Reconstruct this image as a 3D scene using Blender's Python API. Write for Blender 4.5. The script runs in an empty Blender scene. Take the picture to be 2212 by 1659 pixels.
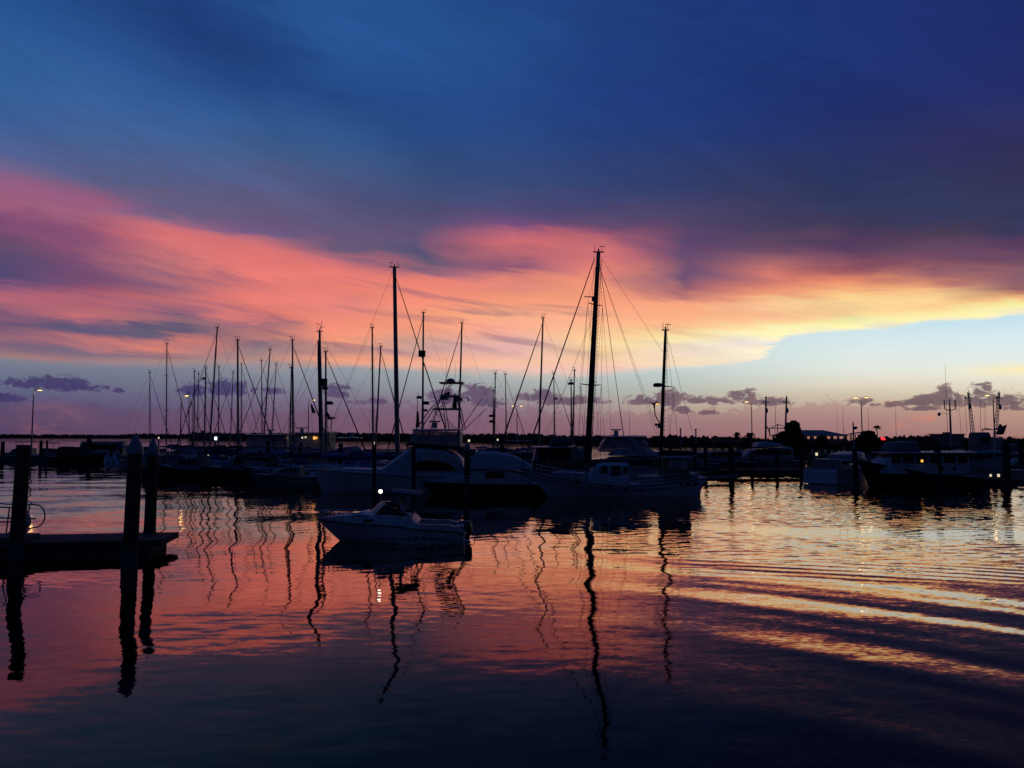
import bpy, bmesh, math, random
from mathutils import Vector, Matrix
random.seed(7)
SC = bpy.context.scene
COL = SC.collection

# ------------------------------------------------------------------ camera
# Reference scale: the picture is 2212 wide here, focal length 1700 of those units,
# the true horizon lies at y = 943, the lens stands 4.6 m above the water.
F, CX, CY, HY, CAM_H = 1700.0, 1106.0, 829.5, 943.0, 4.6
PITCH = math.atan((HY - CY) / F)
cam_data = bpy.data.cameras.new('camera')
cam_data.sensor_width = 36.0
cam_data.lens = 36.0 * F / 2212.0
cam_data.clip_start, cam_data.clip_end = 0.2, 20000.0
cam = bpy.data.objects.new('camera', cam_data)
COL.objects.link(cam)
cam.location = (0, 0, CAM_H)
cam.rotation_euler = (math.pi / 2 + PITCH, 0, 0)
SC.camera = cam
SC.view_settings.view_transform = 'Standard'
SC.view_settings.look = 'None'
SC.view_settings.exposure = 0.0
SC.view_settings.gamma = 1.0
SC.cycles.max_bounces = 6
SC.cycles.diffuse_bounces = 2
SC.cycles.glossy_bounces = 4
SC.cycles.transmission_bounces = 4
SC.cycles.use_denoising = True


def ray(px, py):
    a, b = px - CX, CY - py
    c, s = math.cos(PITCH), math.sin(PITCH)
    return a, F * c - b * s, F * s + b * c


def W(px, py, d):
    """world point at forward distance d seen at picture position px, py"""
    x, y, z = ray(px, py)
    return Vector((x / y * d, d, CAM_H + z / y * d))


def X(px, d):
    return (px - CX) / F * d


def az_el(px, py):
    x, y, z = ray(px, py)
    return math.atan2(x, y), z / math.hypot(x, y)


def lin(c):
    def g(v):
        v /= 255.0
        return v / 12.92 if v <= .04045 else ((v + .055) / 1.055) ** 2.4
    return (g(c[0]), g(c[1]), g(c[2]), 1.0)


# ------------------------------------------------------------------ node shorthand
class S:
    def __init__(self, nt, sock):
        self.nt, self.s = nt, sock

    def op(self, kind, b=None, c=None):
        n = self.nt.nodes.new('ShaderNodeMath')
        n.operation = kind
        for i, v in enumerate((self, b, c)):
            if v is None:
                continue
            if isinstance(v, S):
                self.nt.links.new(v.s, n.inputs[i])
            else:
                n.inputs[i].default_value = v
        return S(self.nt, n.outputs[0])

    def __add__(self, o): return self.op('ADD', o)
    def __sub__(self, o): return self.op('SUBTRACT', o)
    def __mul__(self, o): return self.op('MULTIPLY', o)
    def __truediv__(self, o): return self.op('DIVIDE', o)
    def __rsub__(self, o): return (self * -1.0) + o
    __radd__ = __add__
    __rmul__ = __mul__

    def rng(self, a, b, c=0.0, d=1.0, smooth=True):
        n = self.nt.nodes.new('ShaderNodeMapRange')
        if smooth:
            n.interpolation_type = 'SMOOTHSTEP'
        self.nt.links.new(self.s, n.inputs[0])
        for i, v in enumerate((a, b, c, d)):
            if isinstance(v, S):
                self.nt.links.new(v.s, n.inputs[i + 1])
            else:
                n.inputs[i + 1].default_value = v
        return S(self.nt, n.outputs[0])

    def curve(self, pts, lo, hi):
        """piecewise curve through pts (x, y in 0..1 after scaling)"""
        ys = [p[1] for p in pts]
        y0, y1 = min(ys), max(ys)
        if y1 - y0 < 1e-9:
            y1 = y0 + 1
        n = self.nt.nodes.new('ShaderNodeFloatCurve')
        cm = n.mapping
        c = cm.curves[0]
        q = [((x - lo) / (hi - lo), (y - y0) / (y1 - y0)) for x, y in pts]
        c.points[0].location = q[0]
        c.points[1].location = q[-1]
        for x, y in q[1:-1]:
            c.points.new(x, y)
        for p in c.points:
            p.handle_type = 'VECTOR'
        cm.extend = 'HORIZONTAL'
        cm.update()
        t = (self - lo) / (hi - lo)
        self.nt.links.new(t.s, n.inputs['Value'])
        return S(self.nt, n.outputs[0]) * (y1 - y0) + y0


def mixc(nt, f, a, b, blend='MIX'):
    n = nt.nodes.new('ShaderNodeMix')
    n.data_type = 'RGBA'
    n.blend_type = blend
    for sock, v in ((n.inputs[0], f), (n.inputs[6], a), (n.inputs[7], b)):
        if isinstance(v, S):
            nt.links.new(v.s, sock)
        else:
            sock.default_value = v
    return S(nt, n.outputs[2])


def ramp(nt, t, stops):
    n = nt.nodes.new('ShaderNodeValToRGB')
    e = n.color_ramp.elements
    stops = sorted(stops)
    while len(e) < len(stops):
        e.new(0.5)
    for i, (p, c) in enumerate(stops):
        e[i].position = p
    for i, (p, c) in enumerate(stops):
        e[i].color = c
    nt.links.new(t.s, n.inputs[0])
    return S(nt, n.outputs[0])


def vec(nt, x, y, z=0.0):
    n = nt.nodes.new('ShaderNodeCombineXYZ')
    for i, v in enumerate((x, y, z)):
        if isinstance(v, S):
            nt.links.new(v.s, n.inputs[i])
        else:
            n.inputs[i].default_value = v
    return S(nt, n.outputs[0])


def noise(nt, v, scale, detail=2.0, rough=0.5, dist=0.0):
    n = nt.nodes.new('ShaderNodeTexNoise')
    n.inputs['Scale'].default_value = scale
    n.inputs['Detail'].default_value = detail
    n.inputs['Roughness'].default_value = rough
    n.inputs['Distortion'].default_value = dist
    nt.links.new(v.s, n.inputs['Vector'])
    return S(nt, n.outputs['Fac']), S(nt, n.outputs['Color'])


def sepxyz(nt, v):
    n = nt.nodes.new('ShaderNodeSeparateXYZ')
    nt.links.new(v.s, n.inputs[0])
    return [S(nt, o) for o in n.outputs]


# ------------------------------------------------------------------ sky
# colours of the evening sky by compass direction and height
UPPER = {
 0: [(0,(28,85,148)),(90,(38,98,160)),(180,(42,106,166)),(260,(50,106,166)),(330,(72,104,164)),(372,(112,98,148)),(400,(150,92,130)),(430,(160,88,120)),(470,(125,75,118)),(530,(104,72,120)),(575,(80,68,124)),(605,(80,72,120)),(622,(150,90,122)),(638,(186,95,112)),(656,(172,95,112)),(670,(74,74,120)),(686,(152,90,112)),(697,(108,84,115)),(720,(166,100,112)),(742,(128,100,120)),(757,(140,108,122)),(768,(165,118,120)),(782,(122,125,145))],
 184: [(0,(26,74,138)),(90,(32,86,152)),(190,(44,106,168)),(300,(60,108,168)),(390,(80,98,156)),(410,(110,95,145)),(435,(150,92,128)),(460,(160,90,118)),(500,(142,82,115)),(560,(124,78,114)),(615,(122,78,114)),(632,(150,85,112)),(645,(186,95,110)),(660,(174,92,112)),(682,(200,105,112)),(697,(105,84,120)),(712,(88,84,122)),(726,(186,108,112)),(740,(150,104,120)),(752,(112,100,125)),(764,(130,108,125)),(776,(172,115,116)),(790,(146,125,135))],
 369: [(0,(24,62,128)),(90,(26,68,136)),(180,(36,92,156)),(280,(50,105,166)),(370,(72,100,158)),(430,(88,98,152)),(458,(104,95,145)),(474,(170,100,125)),(488,(210,106,115)),(512,(222,110,112)),(560,(188,105,112)),(600,(166,96,112)),(622,(152,92,115)),(650,(198,105,112)),(668,(188,104,112)),(680,(112,90,120)),(693,(152,100,114)),(706,(104,90,120)),(722,(98,88,120)),(735,(215,118,110)),(754,(220,124,110)),(766,(135,106,124)),(776,(172,120,116)),(788,(186,130,122)),(797,(122,130,145))],
 553: [(0,(28,82,146)),(90,(26,72,138)),(180,(28,78,144)),(260,(46,106,168)),(340,(60,102,162)),(420,(82,92,148)),(470,(95,88,138)),(498,(118,90,132)),(512,(188,104,120)),(540,(224,110,112)),(590,(236,118,112)),(612,(214,110,110)),(640,(238,119,110)),(665,(226,118,112)),(688,(232,120,110)),(702,(150,105,120)),(714,(190,115,114)),(730,(186,116,114)),(744,(126,106,124)),(762,(152,120,128)),(776,(188,135,128)),(790,(150,136,140))],
 737: [(0,(30,92,158)),(100,(30,88,154)),(200,(27,76,140)),(300,(44,98,162)),(350,(56,98,160)),(430,(70,85,145)),(500,(90,84,135)),(540,(108,85,130)),(562,(200,105,118)),(590,(238,119,112)),(630,(240,125,112)),(660,(228,126,120)),(700,(244,135,114)),(738,(248,150,120)),(758,(204,142,130)),(775,(246,155,120)),(788,(225,155,135))],
 922: [(0,(27,82,150)),(100,(30,86,153)),(200,(28,76,142)),(290,(31,76,142)),(400,(52,80,144)),(460,(70,78,134)),(500,(94,80,130)),(540,(82,76,126)),(572,(98,82,126)),(592,(170,100,120)),(607,(238,125,112)),(640,(244,135,115)),(680,(248,150,118)),(714,(244,160,125)),(735,(204,152,140)),(755,(196,155,150)),(774,(244,170,130)),(790,(246,178,140)),(800,(206,168,150))],
 1106: [(0,(26,73,140)),(100,(28,79,146)),(200,(27,71,138)),(300,(31,70,136)),(400,(48,70,134)),(450,(74,72,130)),(482,(122,78,125)),(500,(190,95,115)),(526,(216,104,110)),(558,(190,100,114)),(586,(146,90,120)),(605,(232,130,116)),(625,(226,130,120)),(650,(248,150,116)),(680,(250,175,125)),(700,(248,170,135)),(722,(244,175,145)),(745,(235,180,160)),(765,(236,184,160)),(785,(250,195,142)),(800,(240,190,160)),(812,(214,188,168))],
 1290: [(0,(24,63,130)),(100,(24,62,130)),(200,(24,60,128)),(300,(28,58,124)),(400,(42,58,122)),(450,(60,62,120)),(480,(92,70,120)),(502,(150,85,114)),(530,(202,104,112)),(560,(214,110,112)),(590,(244,135,115)),(620,(248,150,118)),(650,(248,160,120)),(680,(250,175,125)),(710,(251,195,126)),(740,(251,213,135)),(765,(251,214,138)),(785,(250,205,148)),(802,(240,200,165))],
 1475: [(0,(22,55,122)),(100,(22,55,120)),(200,(22,52,118)),(300,(26,50,114)),(400,(40,50,110)),(450,(55,55,110)),(490,(75,62,110)),(530,(95,70,110)),(570,(110,80,112)),(602,(108,80,114)),(625,(150,95,112)),(640,(192,115,114)),(655,(248,165,120)),(680,(250,175,121)),(700,(251,190,122)),(720,(253,216,132)),(735,(253,238,152)),(750,(238,220,198)),(765,(238,220,202)),(785,(250,225,182)),(797,(238,222,196))],
 1659: [(0,(20,48,115)),(100,(20,48,112)),(200,(22,46,110)),(300,(26,44,105)),(400,(42,46,100)),(450,(50,50,102)),(500,(65,55,100)),(540,(110,75,100)),(565,(168,95,105)),(592,(222,120,105)),(615,(229,125,106)),(635,(243,150,112)),(655,(253,200,126)),(680,(251,185,126)),(696,(252,215,136)),(708,(253,244,165)),(720,(248,235,200)),(736,(236,226,222)),(750,(252,239,206)),(770,(248,236,212))],
 1843: [(0,(20,42,105)),(100,(20,42,105)),(200,(22,40,100)),(300,(30,42,100)),(400,(36,42,95)),(450,(44,46,95)),(500,(60,50,95)),(530,(85,60,95)),(560,(110,70,95)),(580,(150,85,96)),(602,(238,135,105)),(625,(253,180,112)),(645,(253,219,126)),(665,(253,214,130)),(682,(253,217,130)),(700,(253,247,150)),(712,(253,245,180)),(722,(244,236,212))],
 2028: [(0,(20,36,95)),(100,(20,36,95)),(200,(24,36,92)),(300,(38,40,92)),(400,(42,44,95)),(440,(44,48,97)),(470,(48,48,95)),(500,(75,55,93)),(540,(108,74,100)),(570,(125,80,100)),(590,(165,100,100)),(605,(205,122,105)),(622,(250,185,115)),(645,(252,215,126)),(660,(251,205,121)),(680,(253,239,146)),(692,(252,240,182))],
 2212: [(0,(18,32,85)),(100,(20,32,85)),(200,(27,34,85)),(300,(40,39,86)),(380,(47,43,88)),(440,(42,45,92)),(485,(50,47,91)),(520,(85,58,92)),(560,(115,75,96)),(590,(140,94,104)),(620,(150,100,101)),(632,(202,122,96)),(645,(252,198,112)),(660,(253,243,142)),(670,(253,247,162)),(680,(248,236,202))],
}
LOWER = {
 0: [(700,(126,128,146)),(775,(124,128,146)),(800,(110,118,140)),(830,(98,104,132)),(860,(88,86,122)),(890,(82,74,110)),(920,(84,68,100)),(943,(80,62,94))],
 369: [(700,(130,134,150)),(785,(126,131,148)),(820,(115,118,138)),(850,(108,104,130)),(880,(100,88,118)),(910,(104,80,108)),(943,(104,72,100))],
 737: [(700,(160,165,172)),(780,(152,157,166)),(810,(140,148,158)),(840,(130,130,145)),(870,(120,106,130)),(900,(118,92,112)),(943,(120,82,102))],
 1106: [(720,(185,195,195)),(800,(175,185,185)),(830,(165,170,170)),(860,(150,146,150)),(880,(144,122,136)),(910,(135,100,116)),(943,(130,88,105))],
 1475: [(700,(206,222,228)),(750,(204,219,222)),(790,(199,214,214)),(820,(190,200,195)),(850,(185,185,172)),(880,(184,165,150)),(910,(164,130,130)),(943,(150,105,112))],
 1843: [(690,(200,226,236)),(720,(209,230,235)),(760,(221,234,232)),(800,(226,231,220)),(830,(224,215,195)),(850,(210,196,172)),(880,(194,166,150)),(910,(170,130,130)),(943,(155,110,115))],
 2212: [(660,(188,220,238)),(690,(198,227,239)),(720,(214,234,240)),(760,(224,237,235)),(800,(234,235,223)),(840,(224,215,192)),(870,(205,180,152)),(900,(190,155,136)),(943,(160,115,116))],
}
def tune(y, c):
    r, g, b = c
    if b > r + 15 and y < 560:
        k = min(1.0, (b - r - 15) / 40.0) * min(1.0, (560 - y) / 60.0)
        r, g, b = r + 9 * k, g + (20 - 0.3 * g) * k, b + (45 - 0.36 * b) * k
    if b > r + 15:
        k = max(0.0, min(1.0, (y - 250) / 150.0)) * (1.0 if y < 580 else 0.4)
        g, b = g + 5 * k, b - 11 * k
    if r > 225:
        b += 24 * max(0.0, min(1.0, (g - 150) / 50.0)) * max(0.0, min(1.0, (200 - b) / 40.0))
    if r > 150 and 60 < g < 160 and b < 150 and 400 < y < 800:
        r, g, b = r - 3, g + 6, b + 4
    return (r, g, b)


for cxp in UPPER:
    UPPER[cxp] = [(y, tune(y, c)) for y, c in UPPER[cxp]]
EDGE = [(-400,770),(0,775),(250,783),(500,793),(620,790),(750,785),(850,795),(1000,801),(1100,811),(1200,812),(1300,808),(1450,797),(1512,793),(1600,783),(1652,777),(1672,752),(1648,740),(1700,726),(1760,718),(1834,714),(1903,711),(1972,700),(2024,693),(2127,688),(2212,676),(2500,650)]
EDGE = [p for p in EDGE if p != (1648, 740)]

SUN_AZ, SUN_EL = math.radians(47), math.radians(1.0)
world = bpy.data.worlds.new('World')
SC.world = world
world.use_nodes = True
nt = world.node_tree
nt.nodes.clear()
out = nt.nodes.new('ShaderNodeOutputWorld')
bg = nt.nodes.new('ShaderNodeBackground')
nt.links.new(bg.outputs[0], out.inputs[0])
geo = nt.nodes.new('ShaderNodeTexCoord')
dx, dy, dz = sepxyz(nt, S(nt, geo.outputs['Generated']))
az = dx.op('ARCTAN2', dy)
hor = (dx * dx + dy * dy).op('SQRT').op('MAXIMUM', 1e-4)
el = (dz / hor).op('MAXIMUM', 0.0)
EL1 = 0.66
A0, A1 = az_el(-400, HY)[0], az_el(2600, HY)[0]

# wind-drawn streaks: the cloud sheet runs slightly downhill to the right
v_streak = vec(nt, az * 1.6 + el * 1.0, el * 9.0 + az * 1.3)
n1, n1c = noise(nt, v_streak, 2.2, 5.0, 0.55, 0.6)
v_fine = vec(nt, az * 5.0 + el * 3.0, el * 26.0 + az * 2.2, 3.7)
n2, n2c = noise(nt, v_fine, 2.0, 5.0, 0.6, 0.8)
wamp = el.rng(0.03, 0.14, 0.35, 1.0)
n5, n5c = noise(nt, vec(nt, az * 11.0 + el * 9.0, el * 80.0 + az * 9.0, 1.9), 1.0, 5.0, 0.62, 1.0)
fib = el.rng(0.22, 0.42, 1.0, 0.25)
el_w = el + ((n1 - 0.5) * 0.032 + (n2 - 0.5) * 0.020 + (n5 - 0.5) * 0.019 * fib) * wamp
nr, ng, nb = sepxyz(nt, n1c)
az_w = az + (nr - 0.5) * 0.16

cols = sorted(UPPER)
tU = el_w / EL1
last = None
prev_az = None
for cxp in cols:
    st = [(az_el(cxp, y)[1] / EL1, lin(c)) for y, c in UPPER[cxp]]
    r = ramp(nt, tU, st)
    a = az_el(cxp, 600)[0]
    if last is None:
        last = r
    else:
        last = mixc(nt, az_w.rng(prev_az, a, smooth=False), last, r)
    prev_az = a
upper = last
# soft mottling of the cloud sheet
mott = ((n1 - 0.5) * 0.18 + (n2 - 0.5) * 0.26 + (n5 - 0.5) * 0.24) * el.rng(0.2, 0.4, 1.0, 0.6) + 1.0
n6, n6c = noise(nt, vec(nt, az * 2.6 + el * 1.5, el * 8.0 + az * 3.8, 4.4), 1.0, 3.0, 0.5, 0.9)
mott = mott * ((n6 - 0.5) * 0.6 * el.rng(0.20, 0.36) + 1.0)
mott = vec(nt, mott, mott, mott)
upper = mixc(nt, 1.0, upper, mott, 'MULTIPLY')
# shaded grey-violet rags inside the lit sheet
n7, n7c = noise(nt, vec(nt, az * 5.5 + el * 5.0, el * 46.0 + az * 6.0, 11.3), 1.0, 4.0, 0.55, 0.8)
rag = n7.rng(0.50, 0.68) * el.rng(0.085, 0.12) * el.rng(0.19, 0.27, 1.0, 0.0) * az.rng(az_el(900, 600)[0], az_el(1900, 600)[0], 0.5, 0.12)
upper = mixc(nt, rag, upper, lin((112, 88, 122)))

last = None
tL = (el / 0.18)
for cxp in sorted(LOWER):
    st = [(az_el(cxp, y)[1] / 0.18, lin(c)) for y, c in LOWER[cxp]]
    r = ramp(nt, tL, st)
    a = az_el(cxp, 850)[0]
    last = r if last is None else mixc(nt, az.rng(prev_az, a, smooth=False), last, r)
    prev_az = a
lower = last

tongue = az.rng(az_el(1480, 760)[0], az_el(1600, 760)[0]) * az.rng(az_el(1720, 760)[0], az_el(1860, 760)[0], 1.0, 0.0)
n4, n4c = noise(nt, vec(nt, az * 5.0, el * 75.0, 6.6), 1.0, 4.0, 0.6, 0.3)
edge = (az + (nr - 0.5) * 0.02 + (n4 - 0.5) * 0.16 * tongue).curve([(az_el(x, y)[0], az_el(x, y)[1]) for x, y in EDGE], A0, A1)
edge_soft = az.curve([(az_el(0, 780)[0], 0.012), (az_el(1200, 780)[0], 0.012), (az_el(1500, 780)[0], 0.006), (az_el(2212, 700)[0], 0.0042)], A0, A1)
v_edge = vec(nt, az * 9.0, el * 60.0, 1.3)
n3, n3c = noise(nt, v_edge, 1.0, 5.0, 0.6, 0.5)
dist = el - edge + (n3 - 0.5) * edge_soft * 2.4
msk = dist.rng(edge_soft * -0.6, edge_soft * 0.6)
sky = mixc(nt, msk, lower, upper)
# thin bright streak low on the bright side
sx0, sx1 = az_el(1985, 800)[0], az_el(2260, 800)[0]
stre = (el - (az - sx0) * -0.018 - az_el(2000, 803)[1]) / 0.0062
stre = (stre * stre * -1.0).op('EXPONENT') * az.rng(sx0, sx1) * n3.rng(0.3, 0.6, 0.5, 1.0)
sky = mixc(nt, stre * 0.85, sky, lin((254, 236, 176)))

# low cumulus: dark flat-based clouds standing in a band above the horizon
cp = lambda pts: [(az_el(x, y)[0], az_el(x, y)[1]) for x, y in pts]
v_cu = vec(nt, az * 15.0, el * 34.0, 5.1)
c1, c1c = noise(nt, v_cu, 1.0, 6.0, 0.55, 0.4)
v_cu2 = vec(nt, az * 90.0, el * 130.0, 8.4)
c2, c2c = noise(nt, v_cu2, 1.0, 4.0, 0.6, 0.6)
lump = c1 * 0.42 + c2 * 0.58

# mauve bank along the horizon with a bumpy top
bank_top = az.curve(cp([(-400, 890), (0, 862), (120, 868), (300, 880), (600, 886), (900, 872), (1000, 858), (1100, 886), (1300, 892), (1450, 888), (1550, 884), (1700, 874), (1850, 866), (2000, 868), (2100, 866), (2212, 862), (2600, 866)]), A0, A1)
bk = bank_top - el + (lump - 0.5) * 0.085
bankm = bk.rng(-0.002, 0.004) * az.curve([(A0, 0.45), (az_el(600, 900)[0], 0.4), (az_el(1400, 900)[0], 0.5), (az_el(2212, 900)[0], 0.45), (A1, 0.45)], A0, A1)
bankc = ramp(nt, (az - A0) / (A1 - A0), [(0.0, lin((78, 64, 102))), (0.3, lin((106, 78, 106))), (0.5, lin((124, 92, 112))), (0.68, lin((156, 116, 118))), (0.88, lin((172, 132, 124))), (1.0, lin((166, 124, 118)))])
sky = mixc(nt, bankm, sky, bankc)

PUFFS = [(128, 834, 74, 18), (20, 862, 30, 12), (258, 845, 12, 5), (410, 846, 26, 14), (500, 844, 46, 16), (590, 848, 24, 9), (735, 852, 30, 14), (790, 868, 30, 10),
         (960, 862, 26, 16), (1030, 850, 26, 20), (1060, 872, 22, 12), (1170, 858, 36, 12), (1240, 868, 60, 10), (1385, 868, 34, 12), (1435, 864, 34, 16), (1520, 866, 40, 10), (1560, 868, 28, 10), (1602, 862, 34, 14), (1660, 870, 40, 9), (1475, 886, 16, 9),
         (1868, 872, 26, 9), (1925, 876, 14, 6), (1970, 872, 34, 9), (2006, 866, 26, 12), (2040, 846, 17, 15), (2042, 866, 36, 16), (2116, 848, 20, 18), (2120, 866, 44, 18), (2180, 870, 34, 14), (1990, 884, 30, 6), (2200, 882, 30, 8), (1530, 892, 20, 5)]
fld = None
for (x, y, rx, ry) in PUFFS:
    a0, e0 = az_el(x, y)
    ra = abs(az_el(x + rx, y)[0] - a0) * 1.25
    re = abs(az_el(x, y + ry)[1] - e0) * 1.25
    da = (az - a0) / ra
    de = (el - e0).op('MAXIMUM', 0.0) / re + (el - e0).op('MINIMUM', 0.0) / (re * 0.5)
    f = (da * da + de * de) * -1.0 + 1.0
    fld = f if fld is None else fld.op('MAXIMUM', f)
pf = fld.op('MAXIMUM', -2.2) + (lump - 0.5) * 9.5 + 0.15
puffm = pf.rng(-0.35, 0.8)
puffc = ramp(nt, (az - A0) / (A1 - A0), [(0.0, lin((54, 55, 104))), (0.25, lin((64, 60, 108))), (0.42, lin((90, 76, 108))), (0.6, lin((104, 84, 102))), (0.8, lin((102, 86, 96))), (1.0, lin((96, 82, 98)))])
puffc = mixc(nt, c2.rng(0.35, 0.65, 0.0, 0.5) * pf.rng(0.2, 2.0, 1.0, 0.4), puffc, bankc)
sky = mixc(nt, puffm * 0.95, sky, puffc)
# a few coral gleams low on the bright side
for (x, y, rx, ry, s) in ((1925, 912, 30, 12, 0.75), (1975, 905, 34, 12, 0.45), (2012, 905, 10, 12, 0.4), (100, 905, 70, 30, 0.22)):
    a0, e0 = az_el(x, y)
    da = (az - a0) / abs(az_el(x + rx, y)[0] - a0)
    de = (el - e0) / abs(az_el(x, y + ry)[1] - e0)
    g = (da * da + de * de) * -1.0
    sky = mixc(nt, g.op('EXPONENT') * s * c1.rng(0.35, 0.6), sky, lin((236, 130, 104)))

# the rest of the dome: clear dusk sky
tex = nt.nodes.new('ShaderNodeTexSky')
tex.sky_type = 'NISHITA'
tex.sun_disc = False
tex.sun_elevation = SUN_EL
tex.sun_rotation = SUN_AZ
tex.altitude = 0
rest = mixc(nt, 1.0, S(nt, tex.outputs[0]), (0.003, 0.004, 0.008, 1.0), 'MULTIPLY')
dome = ramp(nt, dz.op('MAXIMUM', 0.0), [(0.0, lin((15, 19, 33))), (0.35, lin((17, 28, 58))), (0.7, lin((26, 52, 110))), (1.0, lin((30, 62, 130)))])
rest = mixc(nt, 1.0, rest, dome, 'ADD')
k = az.op('ABSOLUTE').rng(math.radians(35), math.radians(58)).op('MAXIMUM', el.rng(0.55, 1.3))
sky = mixc(nt, k, sky, rest)
nt.links.new(sky.s, bg.inputs['Color'])
bg.inputs['Strength'].default_value = 1.0
world.cycles.sampling_method = 'MANUAL'
world.cycles.sample_map_resolution = 512

sun = bpy.data.lights.new('sun', 'SUN')
sun.energy = 0.02
sun.angle = math.radians(10)
sun.color = (1.0, 0.72, 0.5)
sun_o = bpy.data.objects.new('sun', sun)
COL.objects.link(sun_o)
sun_dir = Vector((math.sin(SUN_AZ) * math.cos(SUN_EL), math.cos(SUN_AZ) * math.cos(SUN_EL), math.sin(SUN_EL)))
sun_o.rotation_euler = sun_dir.to_track_quat('Z', 'Y').to_euler()
sun_o.location = sun_dir * 400

# ------------------------------------------------------------------ water
def new_mat(name):
    m = bpy.data.materials.new(name)
    m.use_nodes = True
    n = m.node_tree
    b = n.nodes['Principled BSDF']
    return m, n, b


def water_material():
    m, n, b = new_mat('water')
    g = n.nodes.new('ShaderNodeNewGeometry')
    px, py, pz = sepxyz(n, S(n, g.outputs['Position']))
    # small ripples: slopes straight from noise, so far water keeps its true glitter
    sx = sy = None
    fine = None
    for (kx, ky, det, ax, ay, off) in ((0.13, 0.22, 1.0, 0.074, 0.017, 0.0), (0.45, 0.8, 1.0, 0.006, 0.009, 4.0), (1.2, 4.2, 1.0, 0.008, 0.022, 9.0), (6.0, 14.0, 1.0, 0.030, 0.036, 5.0)):
        f, c = noise(n, vec(n, px * kx, py * ky, off), 1.0, det, 0.5, 0.0)
        r_, g_, b_ = sepxyz(n, c)
        tx, ty = (r_ - 0.5) * (2 * ax), (g_ - 0.5) * (2 * ay)
        if off == 5.0:
            fine = (tx, ty)
            continue
        sx = tx if sx is None else sx + tx
        sy = ty if sy is None else sy + ty
    # breeze patches: rougher water on the open side, a slick between them
    f, c = noise(n, vec(n, px * 0.02, py * 0.05, 2.0), 1.0, 2.0)
    slick = ((py - 38.0 - (f - 0.5) * 5.0) / 2.2)
    slick = (slick * slick * -1.0).op('EXPONENT')
    open_side = px.rng(2.0, 12.0) * py.rng(25.0, 31.0) * py.rng(60.0, 90.0, 1.0, 0.4)
    calm = 1.0 - slick * open_side * 0.9
    patch = open_side * 0.9 * calm + f.rng(0.35, 0.65, 0.12, 0.45) + px.rng(0.0, 6.0) * py.rng(24.0, 30.0, 1.0, 0.0) * 0.8
    swell = f.rng(0.35, 0.65, 0.75, 1.2) * calm
    sx, sy = sx * swell + fine[0] * patch, sy * swell + fine[1] * patch
    # wake: long swells fanning out over the near water behind the moving boat
    wob, wc = noise(n, vec(n, px * 0.10, py * 0.10, 7.0), 1.0, 3.0)
    wamp = (wob - 0.5) * 1.6 + 1.0
    for (dxn, dyn, wl, amp, sh, a0, a1, b0, b1, ph) in WAKE:
        l = math.hypot(dxn, dyn)
        ux, uy = dxn / l, dyn / l
        along = px * ux + py * uy
        across = px * uy - py * ux + 4.0
        q = (along + across * across * 0.010 + (wob - 0.5) * sh) * (2 * math.pi / wl) + ph
        s = q.op('SINE') * wamp * amp * along.rng(a0, a0 + 3.0) * along.rng(a1 - 3.0, a1, 1.0, 0.0) * px.rng(b0, b1)
        sx, sy = sx + s * ux, sy + s * uy
    nv = n.nodes.new('ShaderNodeVectorMath')
    nv.operation = 'NORMALIZE'
    nx_, ny_, nz_ = sepxyz(n, S(n, g.outputs['Normal']))
    n.links.new(vec(n, nx_ - sx, ny_ - sy, nz_).s, nv.inputs[0])
    # mirror strength from the angle of view, dark silty body below
    fr = n.nodes.new('ShaderNodeFresnel')
    fr.inputs['IOR'].default_value = 1.333
    n.links.new(nv.outputs[0], fr.inputs['Normal'])
    fac = S(n, fr.outputs[0]).curve([(0.0, 0.0), (0.06, 0.035), (0.12, 0.075), (0.22, 0.25), (0.35, 0.56), (0.62, 0.82), (1.0, 1.0)], 0.0, 1.0)
    gl = n.nodes.new('ShaderNodeBsdfGlossy')
    gl.inputs['Color'].default_value = (1.0, 0.81, 0.69, 1)
    gl.inputs['Roughness'].default_value = 0.02
    n.links.new(nv.outputs[0], gl.inputs['Normal'])
    b.inputs['Base Color'].default_value = (0.004, 0.004, 0.005, 1)
    b.inputs['Specular IOR Level'].default_value = 0.0
    b.inputs['Roughness'].default_value = 1.0
    mx = n.nodes.new('ShaderNodeMixShader')
    n.links.new(fac.s, mx.inputs[0])
    n.links.new(b.outputs[0], mx.inputs[1])
    n.links.new(gl.outputs[0], mx.inputs[2])
    o = [q for q in n.nodes if q.type == 'OUTPUT_MATERIAL'][0]
    n.links.new(mx.outputs[0], o.inputs[0])
    return m


WAKE = ((0.62, 0.78, 3.9, 0.024, 3.2, 11.0, 30.0, -1.0, 8.0, 0.6),
        (0.50, 0.87, 2.2, 0.018, 2.4, 11.0, 27.0, 0.0, 8.0, 2.0),
        (0.70, 0.71, 1.25, 0.013, 1.6, 11.0, 28.0, 2.0, 9.0, 1.1),
        (0.10, 1.00, 0.85, 0.030, 0.8, 25.0, 32.0, 4.0, 9.0, 0.0))
import numpy as np


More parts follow.
